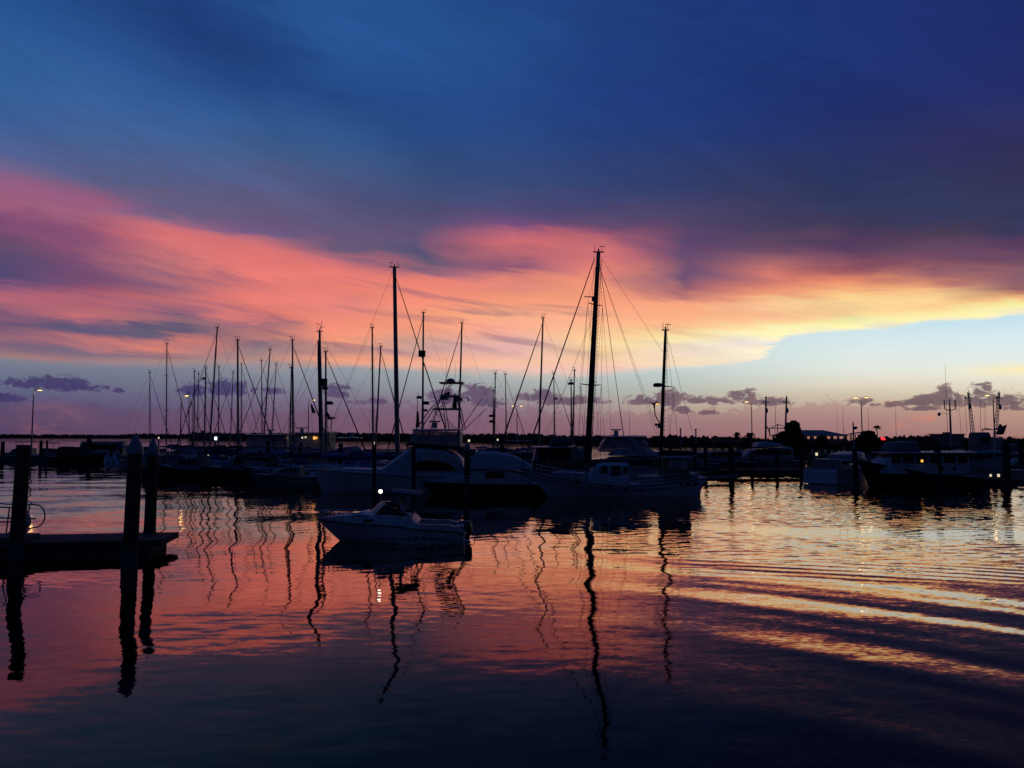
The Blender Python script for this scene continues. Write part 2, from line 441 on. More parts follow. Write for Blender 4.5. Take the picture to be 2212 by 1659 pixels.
def water_mesh():
    """one sheet: wind ripples as real relief over the open water, flat out to the horizon"""
    gx = np.arange(-40.0, 66.01, 0.14)
    gy = [9.0]
    while gy[-1] < 96:
        gy.append(gy[-1] + min(0.125, max(0.11, gy[-1] * 0.004)))
    gy = np.array(gy)
    XX, YY = np.meshgrid(gx, gy)
    sm = lambda v, a, b: (lambda t: t * t * (3 - 2 * t))(np.clip((v - a) / (b - a), 0, 1))
    open_ = sm(XX, 0, 13) * sm(YY, 27, 33)
    wobble = 2.2 * np.sin(XX * .11 + 1) + 1.2 * np.sin(XX * .27)
    slick = np.exp(-((YY - 38.0 - wobble) / 2.4) ** 2)
    gust = .75 + .25 * np.sin(XX * .21 + YY * .13) * np.sin(YY * .31 - XX * .07 + 2)
    sig = (.0045 + open_ * (.058 * gust * (1 - .93 * slick)))
    edge = sm(XX, -40, -34) * (1 - sm(XX, 58, 66)) * sm(YY, 9, 12) * (1 - sm(YY, 86, 96))
    rng = np.random.default_rng(5)
    H = np.zeros_like(XX)
    n = 36
    for k in range(n):
        lam = .42 * (1.15 / .42) ** (k / (n - 1))
        th = rng.normal(math.pi / 2 + .15, .55)
        kk = 2 * math.pi / lam
        H += (1.0 / kk) * math.sqrt(2.0 / n) * np.sin(kk * (XX * math.cos(th) + YY * math.sin(th)) + rng.uniform(0, 6.28))
    Z = H * sig * edge
    ny, nx = XX.shape
    inner = np.stack([XX, YY, Z], -1).reshape(-1, 3)
    i = np.arange(ny * nx).reshape(ny, nx)
    q = np.stack([i[:-1, :-1], i[:-1, 1:], i[1:, 1:], i[1:, :-1]], -1).reshape(-1, 4)
    o = ny * nx
    x0, x1, y0, y1 = gx[0], gx[-1], gy[0], gy[-1]
    outer = np.array([(-9000, -400, 0), (9000, -400, 0), (9000, 12000, 0), (-9000, 12000, 0), (x0, y0, 0), (x1, y0, 0), (x1, y1, 0), (x0, y1, 0)], float)
    q2 = np.array([(0, 1, 5, 4), (1, 2, 6, 5), (2, 3, 7, 6), (3, 0, 4, 7)]) + o
    V = np.concatenate([inner, outer])
    Q = np.concatenate([q, q2])
    me = bpy.data.meshes.new('water')
    me.vertices.add(len(V))
    me.vertices.foreach_set('co', V.astype(np.float32).ravel())
    me.loops.add(Q.size)
    me.loops.foreach_set('vertex_index', Q.astype(np.int32).ravel())
    me.polygons.add(len(Q))
    me.polygons.foreach_set('loop_start', np.arange(0, Q.size, 4, dtype=np.int32))
    me.update(calc_edges=True)
    me.polygons.foreach_set('use_smooth', np.ones(len(Q), bool))
    return me


me = water_mesh()
me.materials.append(water_material())
water = bpy.data.objects.new('water', me)
COL.objects.link(water)
water['kind'] = 'structure'
water['label'] = 'calm dark harbour water mirroring the sunset'

# ------------------------------------------------------------------ materials
def surf(name, col, rough=0.5, metal=0.0, var=0.15, scale=3.0, bump=0.0, spec=0.5, coat=0.0):
    m, n, b = new_mat(name)
    tc = n.nodes.new('ShaderNodeTexCoord')
    f, c = noise(n, S(n, tc.outputs['Object']), scale, 5.0, 0.6)
    lo = tuple(max(0.0, v * (1 - var)) for v in col) + (1,)
    hi = tuple(min(1.0, v * (1 + var)) for v in col) + (1,)
    n.links.new(mixc(n, f.rng(0.3, 0.7), lo, hi).s, b.inputs['Base Color'])
    b.inputs['Roughness'].default_value = rough
    b.inputs['Metallic'].default_value = metal
    b.inputs['Specular IOR Level'].default_value = spec
    b.inputs['Coat Weight'].default_value = coat
    if bump:
        bp = n.nodes.new('ShaderNodeBump')
        bp.inputs['Distance'].default_value = bump
        n.links.new(f.s, bp.inputs['Height'])
        n.links.new(bp.outputs[0], b.inputs['Normal'])
    return m


def glow(name, col, strength):
    m, n, b = new_mat(name)
    b.inputs['Base Color'].default_value = (*col, 1)
    b.inputs['Emission Color'].default_value = (*col, 1)
    b.inputs['Emission Strength'].default_value = strength
    return m


def wood_mat(name, col, scale=1.0):
    m, n, b = new_mat(name)
    tc = n.nodes.new('ShaderNodeTexCoord')
    x, y, z = sepxyz(n, S(n, tc.outputs['Object']))
    f, c = noise(n, vec(n, x * 9.0 * scale, y * 9.0 * scale, z * 0.7), 2.0, 6.0, 0.6)
    lo = tuple(v * .55 for v in col) + (1,)
    hi = tuple(v * 1.35 for v in col) + (1,)
    n.links.new(mixc(n, f.rng(0.3, 0.7), lo, hi).s, b.inputs['Base Color'])
    b.inputs['Roughness'].default_value = 0.85
    b.inputs['Specular IOR Level'].default_value = 0.2
    bp = n.nodes.new('ShaderNodeBump')
    bp.inputs['Distance'].default_value = 0.02
    n.links.new(f.s, bp.inputs['Height'])
    n.links.new(bp.outputs[0], b.inputs['Normal'])
    return m


M = dict(
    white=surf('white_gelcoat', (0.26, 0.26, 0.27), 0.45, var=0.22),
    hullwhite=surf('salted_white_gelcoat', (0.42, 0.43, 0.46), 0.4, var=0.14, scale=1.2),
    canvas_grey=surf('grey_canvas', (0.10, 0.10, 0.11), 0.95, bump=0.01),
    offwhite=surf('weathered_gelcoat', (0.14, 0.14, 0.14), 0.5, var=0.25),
    cream=surf('cream_paint', (0.48, 0.42, 0.32), 0.5),
    navy=surf('navy_gelcoat', (0.012, 0.016, 0.035), 0.35),
    black=surf('black_paint', (0.010, 0.010, 0.011), 0.4),
    green=surf('green_gelcoat', (0.014, 0.03, 0.024), 0.35),
    deck=surf('deck_nonskid', (0.27, 0.27, 0.26), 0.7, var=0.1),
    alu=surf('mast_alloy', (0.16, 0.16, 0.165), 0.5, 0.6, var=0.1),
    steel=surf('stainless_steel', (0.45, 0.45, 0.45), 0.3, 0.9, var=0.05),
    glass=surf('dark_glass', (0.006, 0.007, 0.009), 0.08, var=0.3),
    vinyl=surf('clear_vinyl_curtain', (0.30, 0.25, 0.24), 0.45, var=0.3, scale=1.2),
    canvas_blue=surf('blue_canvas', (0.02, 0.035, 0.10), 0.9, bump=0.01),
    canvas_black=surf('black_canvas', (0.012, 0.012, 0.013), 0.95, bump=0.01),
    canvas_tan=surf('tan_canvas', (0.11, 0.085, 0.045), 0.95, bump=0.01),
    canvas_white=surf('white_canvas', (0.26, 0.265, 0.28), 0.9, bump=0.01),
    rope=surf('rope', (0.10, 0.095, 0.085), 0.9),
    rubber=surf('black_rubber', (0.012, 0.012, 0.012), 0.6),
    wire=surf('rigging_wire', (0.10, 0.10, 0.10), 0.5, 0.5),
    teak=wood_mat('teak', (0.10, 0.06, 0.035)),
    pile=wood_mat('creosoted_pile', (0.030, 0.026, 0.022)),
    tide=surf('barnacle_crust', (0.05, 0.05, 0.042), 0.95, var=.6, scale=14, bump=.05),
    plank=wood_mat('weathered_plank', (0.034, 0.032, 0.03)),
    dockfloat=surf('concrete_float', (0.05, 0.05, 0.05), 0.9, bump=0.02),
    cap=surf('white_pile_cap', (0.13, 0.14, 0.16), 0.6, var=.25),
    pole=surf('galvanised_pole', (0.22, 0.22, 0.23), 0.6, 0.3),
    roof=surf('standing_seam_roof', (0.10, 0.10, 0.11), 0.6),
    wall=surf('stucco_wall', (0.16, 0.13, 0.10), 0.9, bump=0.02),
    land=surf('marsh_land', (0.04, 0.042, 0.03), 1.0, scale=0.05),
    leaf=surf('dark_foliage', (0.035, 0.045, 0.025), 0.9, var=0.4, scale=0.4, spec=0.1),
    palm=surf('palm_frond', (0.03, 0.042, 0.022), 0.85, var=0.3, spec=0.1),
    bark=wood_mat('palm_bark', (0.05, 0.042, 0.035)),
    flag=surf('dark_flag_cloth', (0.02, 0.014, 0.014), 0.95),
    shirt=surf('pale_shirt', (0.20, 0.26, 0.36), 0.9),
    trousers=surf('dark_trousers', (0.03, 0.03, 0.04), 0.9),
    skin=surf('skin', (0.32, 0.20, 0.15), 0.6, var=0.06),
    hair=surf('dark_hair', (0.03, 0.022, 0.016), 0.7),
    sodium=glow('sodium_lamp', (1.0, 0.66, 0.22), 3.5),
    bulb=glow('white_lamp', (1.0, 0.93, 0.85), 4.0),
    dim=glow('pedestal_lamp', (1.0, 0.85, 0.55), 0.8),
    dimwhite=glow('pedestal_lamp_white', (0.85, 0.93, 1.0), 2.0),
    amber=glow('amber_lamp', (1.0, 0.50, 0.10), 1.1),
    cool=glow('cool_deck_lamp', (0.62, 0.70, 1.0), 3.0),
    red=glow('red_sign_lamp', (1.0, 0.02, 0.03), 4.5),
)

vb = M['vinyl'].node_tree.nodes['Principled BSDF']
vb.inputs['Alpha'].default_value = 0.72

# ------------------------------------------------------------------ mesh collecting
class MB:
    def __init__(self):
        self.v, self.f = [], []

    def add(self, vs, fs):
        o = len(self.v)
        self.v += [tuple(p) for p in vs]
        self.f += [tuple(i + o for i in f) for f in fs]
        return self

    def bx(self, x0, x1, y0, y1, z0, z1):
        vs = [(x, y, z) for z in (z0, z1) for y in (y0, y1) for x in (x0, x1)]
        return self.add(vs, [(0, 2, 3, 1), (4, 5, 7, 6), (0, 1, 5, 4), (2, 6, 7, 3), (0, 4, 6, 2), (1, 3, 7, 5)])

    def loft(self, rings, closed=True, caps=True):
        n = len(rings[0])
        vs = [p for r in rings for p in r]
        fs = []
        m = n if closed else n - 1
        for i in range(len(rings) - 1):
            for j in range(m):
                k = (j + 1) % n
                fs.append((i * n + j, i * n + k, (i + 1) * n + k, (i + 1) * n + j))
        if caps:
            fs.append(tuple(range(n - 1, -1, -1)))
            fs.append(tuple((len(rings) - 1) * n + j for j in range(n)))
        return self.add(vs, fs)

    def path(self, pts, r, n=6):
        pts = [Vector(p) for p in pts]
        rs = r if isinstance(r, (list, tuple)) else [r] * len(pts)
        rings = []
        ref = None
        for i, p in enumerate(pts):
            t = (pts[min(i + 1, len(pts) - 1)] - pts[max(i - 1, 0)])
            if t.length < 1e-9:
                t = Vector((0, 0, 1))
            t.normalize()
            if ref is None:
                ref = Vector((1, 0, 0)) if abs(t.x) < 0.9 else Vector((0, 1, 0))
            a = (ref - t * ref.dot(t)).normalized()
            b = t.cross(a)
            ref = a
            rings.append([p + (a * math.cos(2 * math.pi * j / n) + b * math.sin(2 * math.pi * j / n)) * rs[i] for j in range(n)])
        return self.loft(rings)

    def tube(self, p, q, r0, r1=None, n=8):
        return self.path([p, q], [r0, r0 if r1 is None else r1], n)

    def prism(self, outline, y0, y1):
        """outline in x, z drawn out between y0 and y1"""
        return self.loft([[(x, y0, z) for x, z in outline], [(x, y1, z) for x, z in outline]])

    def ball(self, c, rx, ry=None, rz=None, n=12, m=8):
        ry = rx if ry is None else ry
        rz = rx if rz is None else rz
        rings = []
        for i in range(m + 1):
            a = math.pi * (i / m) - math.pi / 2
            k = max(math.cos(a), 0.02)
            rings.append([(c[0] + rx * k * math.cos(2 * math.pi * j / n), c[1] + ry * k * math.sin(2 * math.pi * j / n), c[2] + rz * math.sin(a)) for j in range(n)])
        return self.loft(rings)

    def build(self, name, mat, parent=None, smooth=True, bevel=0.0):
        me = bpy.data.meshes.new(name)
        me.from_pydata(self.v, [], self.f)
        b = bmesh.new()
        b.from_mesh(me)
        bmesh.ops.recalc_face_normals(b, faces=b.faces)
        b.to_mesh(me)
        b.free()
        me.materials.append(M[mat] if isinstance(mat, str) else mat)
        if smooth:
            me.polygons.foreach_set('use_smooth', [True] * len(me.polygons))
            me.set_sharp_from_angle(angle=math.radians(38))
        o = bpy.data.objects.new(name, me)
        COL.objects.link(o)
        if parent is not None:
            o.parent = parent
        if bevel:
            md = o.modifiers.new('edge', 'BEVEL')
            md.width = bevel
            md.segments = 2
        return o


def tag(o, label=None, cat=None, group=None, kind=None):
    if label: o['label'] = label
    if cat: o['category'] = cat
    if group: o['group'] = group
    if kind: o['kind'] = kind
    return o


def thing(name, label, cat, loc=(0, 0, 0), rz=0.0, group=None):
    o = bpy.data.objects.new(name, None)
    o.empty_display_size = 0.3
    COL.objects.link(o)
    o.location = loc
    o.rotation_euler = (0, 0, rz)
    return tag(o, label, cat, group)


def copy_tree(o, parent=None):
    c = o.copy()
    COL.objects.link(c)
    if parent is not None:
        c.parent = parent
    for ch in list(o.children):
        copy_tree(ch, c)
    return c


def lerp(a, b, t):
    return a + (b - a) * t


def interp(pts, x):
    if x <= pts[0][0]:
        return pts[0][1]
    for (x0, y0), (x1, y1) in zip(pts, pts[1:]):
        if x <= x1:
            return lerp(y0, y1, (x - x0) / (x1 - x0))
    return pts[-1][1]


# ------------------------------------------------------------------ hulls
def hull(root, xs, xb, B, sheer, mat, tw=0.75, bow_ovh=1.0, aft_ovh=0.3, draft=0.5, flare=0.78, full=2.2, deckmat='deck', name='hull', n=16, boot=None):
    """hull from stern xs to bow xb (deck line); sheer: list of (x, z). Origin on the waterline."""
    rings, deck = [], []
    for i in range(n + 1):
        s = i / n
        s = 1 - (1 - s) ** 1.25
        xd = lerp(xs, xb, s)
        xw = lerp(xs + aft_ovh, xb - bow_ovh, s)
        if s < 0.45:
            hb = B / 2 * (tw + (1 - tw) * math.sin(math.pi / 2 * s / 0.45))
        else:
            hb = B / 2 * max(0.012, 1 - ((s - 0.45) / 0.55) ** full)
        fl = flare * (1.0 if s < 0.45 else 1 - 0.45 * ((s - 0.45) / 0.55) ** 1.4)
        hw = hb * fl
        zd = interp(sheer, xd)
        dk = -draft * (1 if s < 0.75 else 1 - 0.7 * (s - 0.75) / 0.25)
        xk = lerp(xw, xd, -0.15)
        half = [(xd, hb, zd), (lerp(xw, xd, .72), lerp(hw, hb, .66), zd * .68), (lerp(xw, xd, .36), lerp(hw, hb, .30), zd * .34), (xw, hw, 0.0), (xk, hw * .7, dk * .55), (xk, 0.0, dk)]
        ring = half + [(x, -y, z) for x, y, z in half[-2::-1]]
        rings.append(ring)
        deck.append((xd, hb, zd))
    mb = MB()
    mb.loft(rings, closed=False, caps=False)
    k = len(rings[0])
    mb.f.append(tuple(range(k)))
    o = mb.build(name, mat, root)
    d = MB()
    dr = [[(x, hb * .985, z - .005), (x, hb * .5, z + hb * .03), (x, -hb * .5, z + hb * .03), (x, -hb * .985, z - .005)] for x, hb, z in deck]
    d.loft(dr, closed=False, caps=False)
    d.build('deck', deckmat, root)
    r = MB()
    r.path([(x, hb + .01, z - .02) for x, hb, z in deck], 0.035, 5)
    r.path([(x, -hb - .01, z - .02) for x, hb, z in deck], 0.035, 5)
    r.build('rub_rail', 'rubber' if mat not in ('navy', 'black', 'green') else 'offwhite', root)
    return deck


def rail(root, deck, i0, i1, h=0.6, r=0.013, name='guard_rail', inset=0.93, mid=True):
    mb = MB()
    for sgn in (1, -1):
        pts = [(x, sgn * hb * inset, z) for x, hb, z in deck[i0:i1]]
        mb.path([(x, y, z + h) for x, y, z in pts], r, 4)
        if mid:
            mb.path([(x, y, z + h * .5) for x, y, z in pts], r * .7, 4)
        for x, y, z in pts:
            mb.tube((x, y, z - .02), (x, y, z + h), r * 1.2, n=4)
    return mb.build(name, 'steel', root)


def trunk(mb, stations):
    """cabin trunk: stations (x, half_width_low, z_low, half_width_top, z_top)"""
    rings = []
    for x, hl, zl, ht, zt in stations:
        rings.append([(x, hl, zl), (x, lerp(hl, ht, .9), lerp(zl, zt, .86)), (x, ht * .8, zt), (x, -ht * .8, zt), (x, -lerp(hl, ht, .9), lerp(zl, zt, .86)), (x, -hl, zl)])
    mb.loft(rings)
    return mb


def side_panel(root, outline, yfun, mat, name='window', t=0.02):
    """the same thin panel on both sides; outline in x, z; yfun(x, z) the wall's half width"""
    for sgn in (1, -1):
        mb = MB()
        a = [(x, sgn * (yfun(x, z) - t), z) for x, z in outline]
        b = [(x, sgn * (yfun(x, z) + t * .6), z) for x, z in outline]
        mb.loft([a, b])
        mb.build(name, mat, root, smooth=False)


def radar_bar(root, x, y, z, w=1.2, mat='white'):
    mb = MB()
    mb.path([(x, y, z), (x, y, z + .28), (x, y, z + .42)], [.24, .2, .12], 10)
    mb.bx(x - .22, x + .22, y - .22, y + .22, z + .28, z + .46)
    o = mb.build('radar', mat, root)
    b = MB()
    b.bx(x - w / 2, x + w / 2, y - .07, y + .07, z + .5, z + .62)
    b.tube((x, y, z + .44), (x, y, z + .52), .06)
    b.build('radar_antenna', mat, o)
    return o


def whip(root, p, q, r=0.02):
    mb = MB()
    mb.tube(p, q, r, r * .5, 5)
    return mb.build('whip_antenna', 'wire', root)

# ------------------------------------------------------------------ far shore
def shore_strip():
    pts = [(-500, 2300, 12), (120, 2200, 12.5), (400, 2000, 12), (404, 1150, 12.2), (470, 1100, 11.8), (620, 1050, 11.0), (760, 1000, 10.2), (900, 880, 8.6), (1010, 760, 8.2), (1100, 640, 7.6),
           (1200, 540, 6.6), (1300, 470, 6.2), (1400, 420, 5.6), (1500, 400, 5.3), (1560, 390, 5.0), (1650, 360, 4.5), (1690, 350, 4.0), (1830, 320, 3.8), (1920, 305, 4.6), (1990, 300, 5.4), (2030, 298, 5.6), (2085, 295, 4.7), (2150, 290, 5.0), (2212, 290, 4.6), (2700, 290, 4.8)]
    P = []
    n = 420
    for i in range(n + 1):
        px = lerp(-500, 2700, i / n)
        d = interp([(a, b) for a, b, c in pts], px)
        h = interp([(a, c) for a, b, c in pts], px)
        P.append((X(px, d), d, h))
    land = MB()
    land.loft([[(x, y, -.3), (x, y, .55), (x * 1.25, y * 1.25 + 60, 1.0)] for x, y, h in P], closed=False, caps=False)
    o = land.build('marsh_shore', 'land')
    tag(o, 'low dark far shore across the water', None, None, 'structure')
    rnd = random.Random(3)
    t = MB()
    hs = []
    for i, (x, y, h) in enumerate(P):
        u = i / n * 3200
        w = .9 * math.sin(u / 61.0) + .6 * math.sin(u / 23.7 + 1) + .4 * math.sin(u / 9.1 + 2) + rnd.gauss(0, .5) + (2.2 if rnd.random() < .05 else 0)
        hs.append(max(1.0, CAM_H + (h - CAM_H) * (.82 + .10 * w) if h > 8 else h * (.93 + .045 * w)))
    # canopy as overlapping leafy lumps with uneven tops
    for i, (x, y, h) in enumerate(P):
        for k in range(7):
            f = y / F
            cx = x + rnd.uniform(-8, 8) * f
            dd = rnd.uniform(0, 26) * (y / 400)
            hh = hs[i] * rnd.uniform(0.55, 1.0)
            w = rnd.uniform(2.5, 10) * f
            rings = []
            for q, (zz, kk) in enumerate(((0.2, .8), (hh * .45, 1.0), (hh * .8, .82), (hh, .3))):
                rings.append([(cx + w * kk * rnd.uniform(.75, 1.2) * math.cos(a), y + dd + w * kk * math.sin(a), zz + rnd.uniform(-.05, .05) * hh) for a in [2 * math.pi * j / 6 for j in range(6)]])
            t.loft(rings)
    # loose leaf sprays breaking up the outline
    for i, (x, y, h) in enumerate(P):
        f = y / F
        for k in range(26):
            cx = x + rnd.uniform(-4.5, 4.5) * f
            z = hs[i] * rnd.uniform(.6, 1.05)
            s = rnd.uniform(.3, 1.1) * f
            dd = rnd.uniform(-1, 20) * (y / 400)
            a = rnd.uniform(0, 6.28)
            t.add([(cx - s * math.cos(a), y + dd, z - s * math.sin(a)), (cx + s * math.cos(a), y + dd + .4 * s, z + s * math.sin(a)), (cx - s * .5 * math.sin(a), y + dd - .3 * s, z + s * math.cos(a))], [(0, 1, 2)])
    o = t.build('treeline', 'leaf', smooth=False)
    tag(o, 'dark wooded far shore seen as one low silhouette', None, None, 'stuff')


shore_strip()


# ------------------------------------------------------------------ docks and piles
def plank_deck(mb, x0, x1, y0, y1, z, t=0.05, w=0.15, along='x'):
    if along == 'x':
        n = max(1, int((x1 - x0) / (w * 1.0)))
        for i in range(n):
            a = x0 + (x1 - x0) * i / n
            mb.bx(a + .006, a + (x1 - x0) / n - .006, y0, y1, z - t, z + random.uniform(-.004, .004))
    else:
        n = max(1, int((y1 - y0) / w))
        for i in range(n):
            a = y0 + (y1 - y0) * i / n
            mb.bx(x0, x1, a + .006, a + (y1 - y0) / n - .006, z - t, z + random.uniform(-.004, .004))


def floating_dock(label, p, q, width=2.0, z=0.55, group='floating docks of the marina', w=0.3, free=0.10):
    p, q = Vector((*p, 0)), Vector((*q, 0))
    L = (q - p).length
    ang = math.atan2(q.y - p.y, q.x - p.x)
    r = thing('floating_dock', label, 'dock', p, ang, group)
    d = MB()
    plank_deck(d, 0, L, -width / 2, width / 2, z, .06, w)
    d.build('deck_planks', 'plank', r, smooth=False)
    e = MB()
    for s in (-1, 1):
        e.bx(0, L, s * (width / 2 + .003) - .05 * (s < 0), s * (width / 2 + .003) + .05 * (s > 0), z - .26, z - .01)
    e.bx(-.055, -.003, -width / 2 - .05, width / 2 + .05, z - .26, z - .012)
    e.bx(L + .003, L + .055, -width / 2 - .05, width / 2 + .05, z - .26, z - .012)
    e.build('fascia_board', 'pile', r, smooth=False)
    f = MB()
    n = max(1, int(L / 3.2))
    for i in range(n):
        a = L * i / n
        f.bx(a + .08, a + L / n - .08, -width / 2 + .08, width / 2 - .08, -.3, z - .07)
    f.build('float', 'dockfloat', r, smooth=False)
    return r


def make_pile(h, r, cap, label, group='mooring piles along the docks'):
    t = thing('mooring_pile', label, 'pile', (0, 0, 0), 0, group)
    mb = MB()
    prof = [(-1.5, 1.06), (0, 1.05), (h * .3, 1.0), (h * .7, .97), (h, .94)]
    mb.path([(math.sin(z * .8) * .01, 0, z) for z, k in prof], [r * k for z, k in prof], 14)
    mb.build('shaft', 'pile', t)
    b = MB()
    rn = random.Random(int(h * 1000))
    rings = []
    for k in range(9):
        z = -.25 + k * .12
        rings.append([(r * (1.09 + rn.uniform(-.012, .035) * (1 - k / 11)) * math.cos(a), r * (1.09 + rn.uniform(-.012, .035) * (1 - k / 11)) * math.sin(a), z + rn.uniform(-.03, .03)) for a in [2 * math.pi * j / 14 for j in range(14)]])
    b.loft(rings)
    b.build('tide_crust', 'tide', t)
    if cap:
        c = MB()
        c.path([(0, 0, h - .12), (0, 0, h + .04), (0, 0, h + .30), (0, 0, h + .62)], [r * 1.12, r * 1.14, r * .7, r * .06], 14)
        c.build('cap', 'cap', t)
    return t


# (px, top py, distance, radius, cap, label)
PILES = [
 (291, 973, 28.0, .25, True, 'nearest mooring pile with white cone cap before the near dock'),
 (329, 977, 33.0, .23, True, 'mooring pile with white cone cap standing behind the near dock'),
 (51, 961, 29.9, .255, False, 'uncapped thick mooring pile beside the gangway rail'),
 (808, 964, 62.0, .15, False, 'slim dark pile before the pale sportfishing bow'),
 (893, 964, 62.0, .16, False, 'dark pile before the sportfishing boat windscreen'),
 (919, 967, 66.0, .22, False, 'dark pile before the black arched cabin window'),
 (1009, 969, 62.0, .25, True, 'thick pile with white cap behind the sportfishing cabin end'),
 (1578, 954, 80.0, .27, False, 'tall thick pile standing out from the end of the small pier'),
 (1524, 966, 92.0, .22, False, 'dark pile just behind the ketch stern'),
 (1624, 975, 88.0, .18, False, 'slim pile at the first third of the small pier'),
 (1678, 972, 88.0, .2, False, 'slim pile before the bushy dark tree on the small pier'),
 (1730, 975, 86.0, .2, False, 'pile beside the pale blue transom of the white cruiser'),
 (1846, 968, 73.0, .24, False, 'dark pile at the bow of the black hulled trawler'),
 (2024, 962, 70.5, .3, False, 'thick dark pile amidships of the black hulled trawler'),
 (2086, 960, 84.0, .2, False, 'slim pile before the white wheelhouse boat'),
 (2172, 953, 73.0, .34, False, 'very thick pile at the outer end of the pedestal dock'),
 (2205, 962, 95.0, .3, False, 'dark pile beyond the outer end of the pedestal dock'),
 (6, 954, 150.0, .35, False, 'dark pile far beyond the gangway handrail'),
 (89, 952, 150.0, .3, False, 'far pile beside the tall lamp post, thicker of two'),
 (102, 951, 152.0, .2, False, 'far slim pile beside the low white cruiser'),
 (193, 944, 148.0, .42, False, 'far thick pile at the end of the dark boat row'),
 (241, 966, 140.0, .24, False, 'far short pile before the first blue dinghy bow'),
 (261, 966, 140.0, .24, False, 'far short pile before the second blue dinghy bow'),
 (383, 960, 112.0, .22, False, 'pile behind the second mast from the shore lamp'),
 (432, 966, 108.0, .26, False, 'pile before the cluster of small dark masts'),
 (446, 968, 106.0, .18, False, 'slim pile beside the cluster of small dark masts'),
 (517, 962, 96.0, .3, False, 'thick pile in line with the thick single mast'),
 (470, 962, 104.0, .18, False, 'slim pile near the raked tall mast foot'),
 (579, 952, 100.0, .24, False, 'pile before the hardtop yacht windows'),
 (650, 957, 88.0, .2, False, 'pile beside the white bow canvas of the lit yacht'),
 (736, 958, 84.0, .22, False, 'pile between the twin masts and the lone pair'),
 (1086, 960, 96.0, .2, False, 'pile behind the black express cruiser canvas'),
 (1158, 958, 82.0, .24, False, 'pile beside the tan canvas trawler'),
 (1448, 962, 88.0, .2, False, 'pile behind the ketch mizzen mast'),
 (1500, 960, 96.0, .22, False, 'pile behind the ketch stern rail'),
 (1560, 962, 118.0, .24, False, 'far pile beside the dim pedestal light past the ketch'),
 (1790, 966, 120.0, .26, False, 'pile under the pavilion behind the white cruiser'),
 (1940, 958, 110.0, .24, False, 'pile behind the trawler roof'),
]
for px, py, d, r, cap, lab in PILES:
    p = W(px, py, d)
    t = make_pile(p.z, r, cap, lab)
    lean = {51: 1.7, 291: .9, 329: .3}.get(px, random.uniform(-.9, .9))
    t.location = (p.x - p.z * math.tan(math.radians(lean)), d, 0)
    t.rotation_euler = (math.radians(random.uniform(-.8, .8)), math.radians(lean), 0)

floating_dock('long dark floating dock at the back of the sailboat rows', (X(180, 150), 150), (X(1120, 124), 124), 2.4)
floating_dock('dark floating dock running between the masts and the sportfishing boat', (X(300, 116), 116), (X(760, 96), 96), 2.0)
floating_dock('short finger dock beside the sportfishing boat', (X(1000, 74), 74), (X(1120, 90), 90), 1.6)
floating_dock('finger dock behind the white ketch', (X(1180, 72), 72), (X(1540, 92), 92), 1.6)
floating_dock('pier with pale pedestals reaching past the black trawler', (X(1880, 76.5), 76.5), (X(2184, 75), 75), 1.8, .62)
floating_dock('back dock behind the white cruiser and trawler', (X(1500, 104), 104), (X(2300, 98), 98), 2.0)

# small fixed pier behind the ketch stern, on dark beams
pr = thing('fixed_pier', 'small low pier on dark beams past the ketch stern', 'pier', (0, 0, 0))
mb = MB()
plank_deck(mb, X(1552, 87), X(1742, 87), 86.2, 88.2, .95, .06, .3)
mb.build('deck_planks', 'plank', pr, smooth=False)
mb = MB()
mb.bx(X(1552, 87), X(1742, 87), 86.15, 86.3, .45, .88)
mb.bx(X(1552, 87), X(1742, 87), 88.1, 88.25, .45, .88)
mb.bx(X(1580, 87), X(1742, 87), 86.35, 88.05, .2, .44)
mb.build('beam', 'pile', pr, smooth=False)

# ------------------------------------------------------------------ near dock with gangway
ND = thing('near_dock', 'near dark floating dock with an overhanging square end', 'dock', (0, 0, 0))
# the dock runs from the near left to its square end
e = W(371, 1164, 32.6)
ang = math.radians(9.0)
ND.location = (e.x, 32.3, 0)
ND.rotation_euler = (0, 0, ang)
L = 26.0
mb = MB()
plank_deck(mb, -L, 0, -1.25, 1.25, .58, .05, .145)
mb.build('deck_planks', 'plank', ND, smooth=False, bevel=0.004)
mb = MB()
mb.bx(-L, .06, -1.36, -1.253, .34, .57)
mb.bx(-L, .06, 1.253, 1.36, .34, .57)
mb.bx(.003, .07, -1.25, 1.25, .34, .57)
mb.build('fascia_board', 'pile', ND, smooth=False, bevel=0.01)
mb = MB()
for i in range(9):
    mb.bx(-.3 - (i + 1) * 2.85, -.3 - i * 2.85 - .06, -1.18, 1.18, -.35, .5)
mb.build('float', 'dockfloat', ND, smooth=False, bevel=0.03)
for i in (1.2, 6.0, 11.5):
    mb = MB()
    mb.path([(-i - .16, -1.15, .66), (-i + .16, -1.15, .66)], .022, 8)
    mb.tube((-i - .06, -1.15, .57), (-i - .06, -1.15, .66), .02)
    mb.tube((-i + .06, -1.15, .57), (-i + .06, -1.15, .66), .02)
    mb.build('cleat', 'steel', ND)
mb = MB()
for k in range(24):
    a0, a1 = 2 * math.pi * k / 24, 2 * math.pi * (k + 1) / 24
    mb.add([(-5.35 + rr * math.cos(a), -.98 + rr * math.sin(a), z) for a in (a0, a1) for rr in (.30, .36) for z in (.60, .68)],
           [(0, 1, 3, 2), (4, 6, 7, 5), (0, 2, 6, 4), (1, 5, 7, 3), (0, 4, 5, 1), (2, 3, 7, 6)])
mb.build('pile_hoop', 'steel', ND)

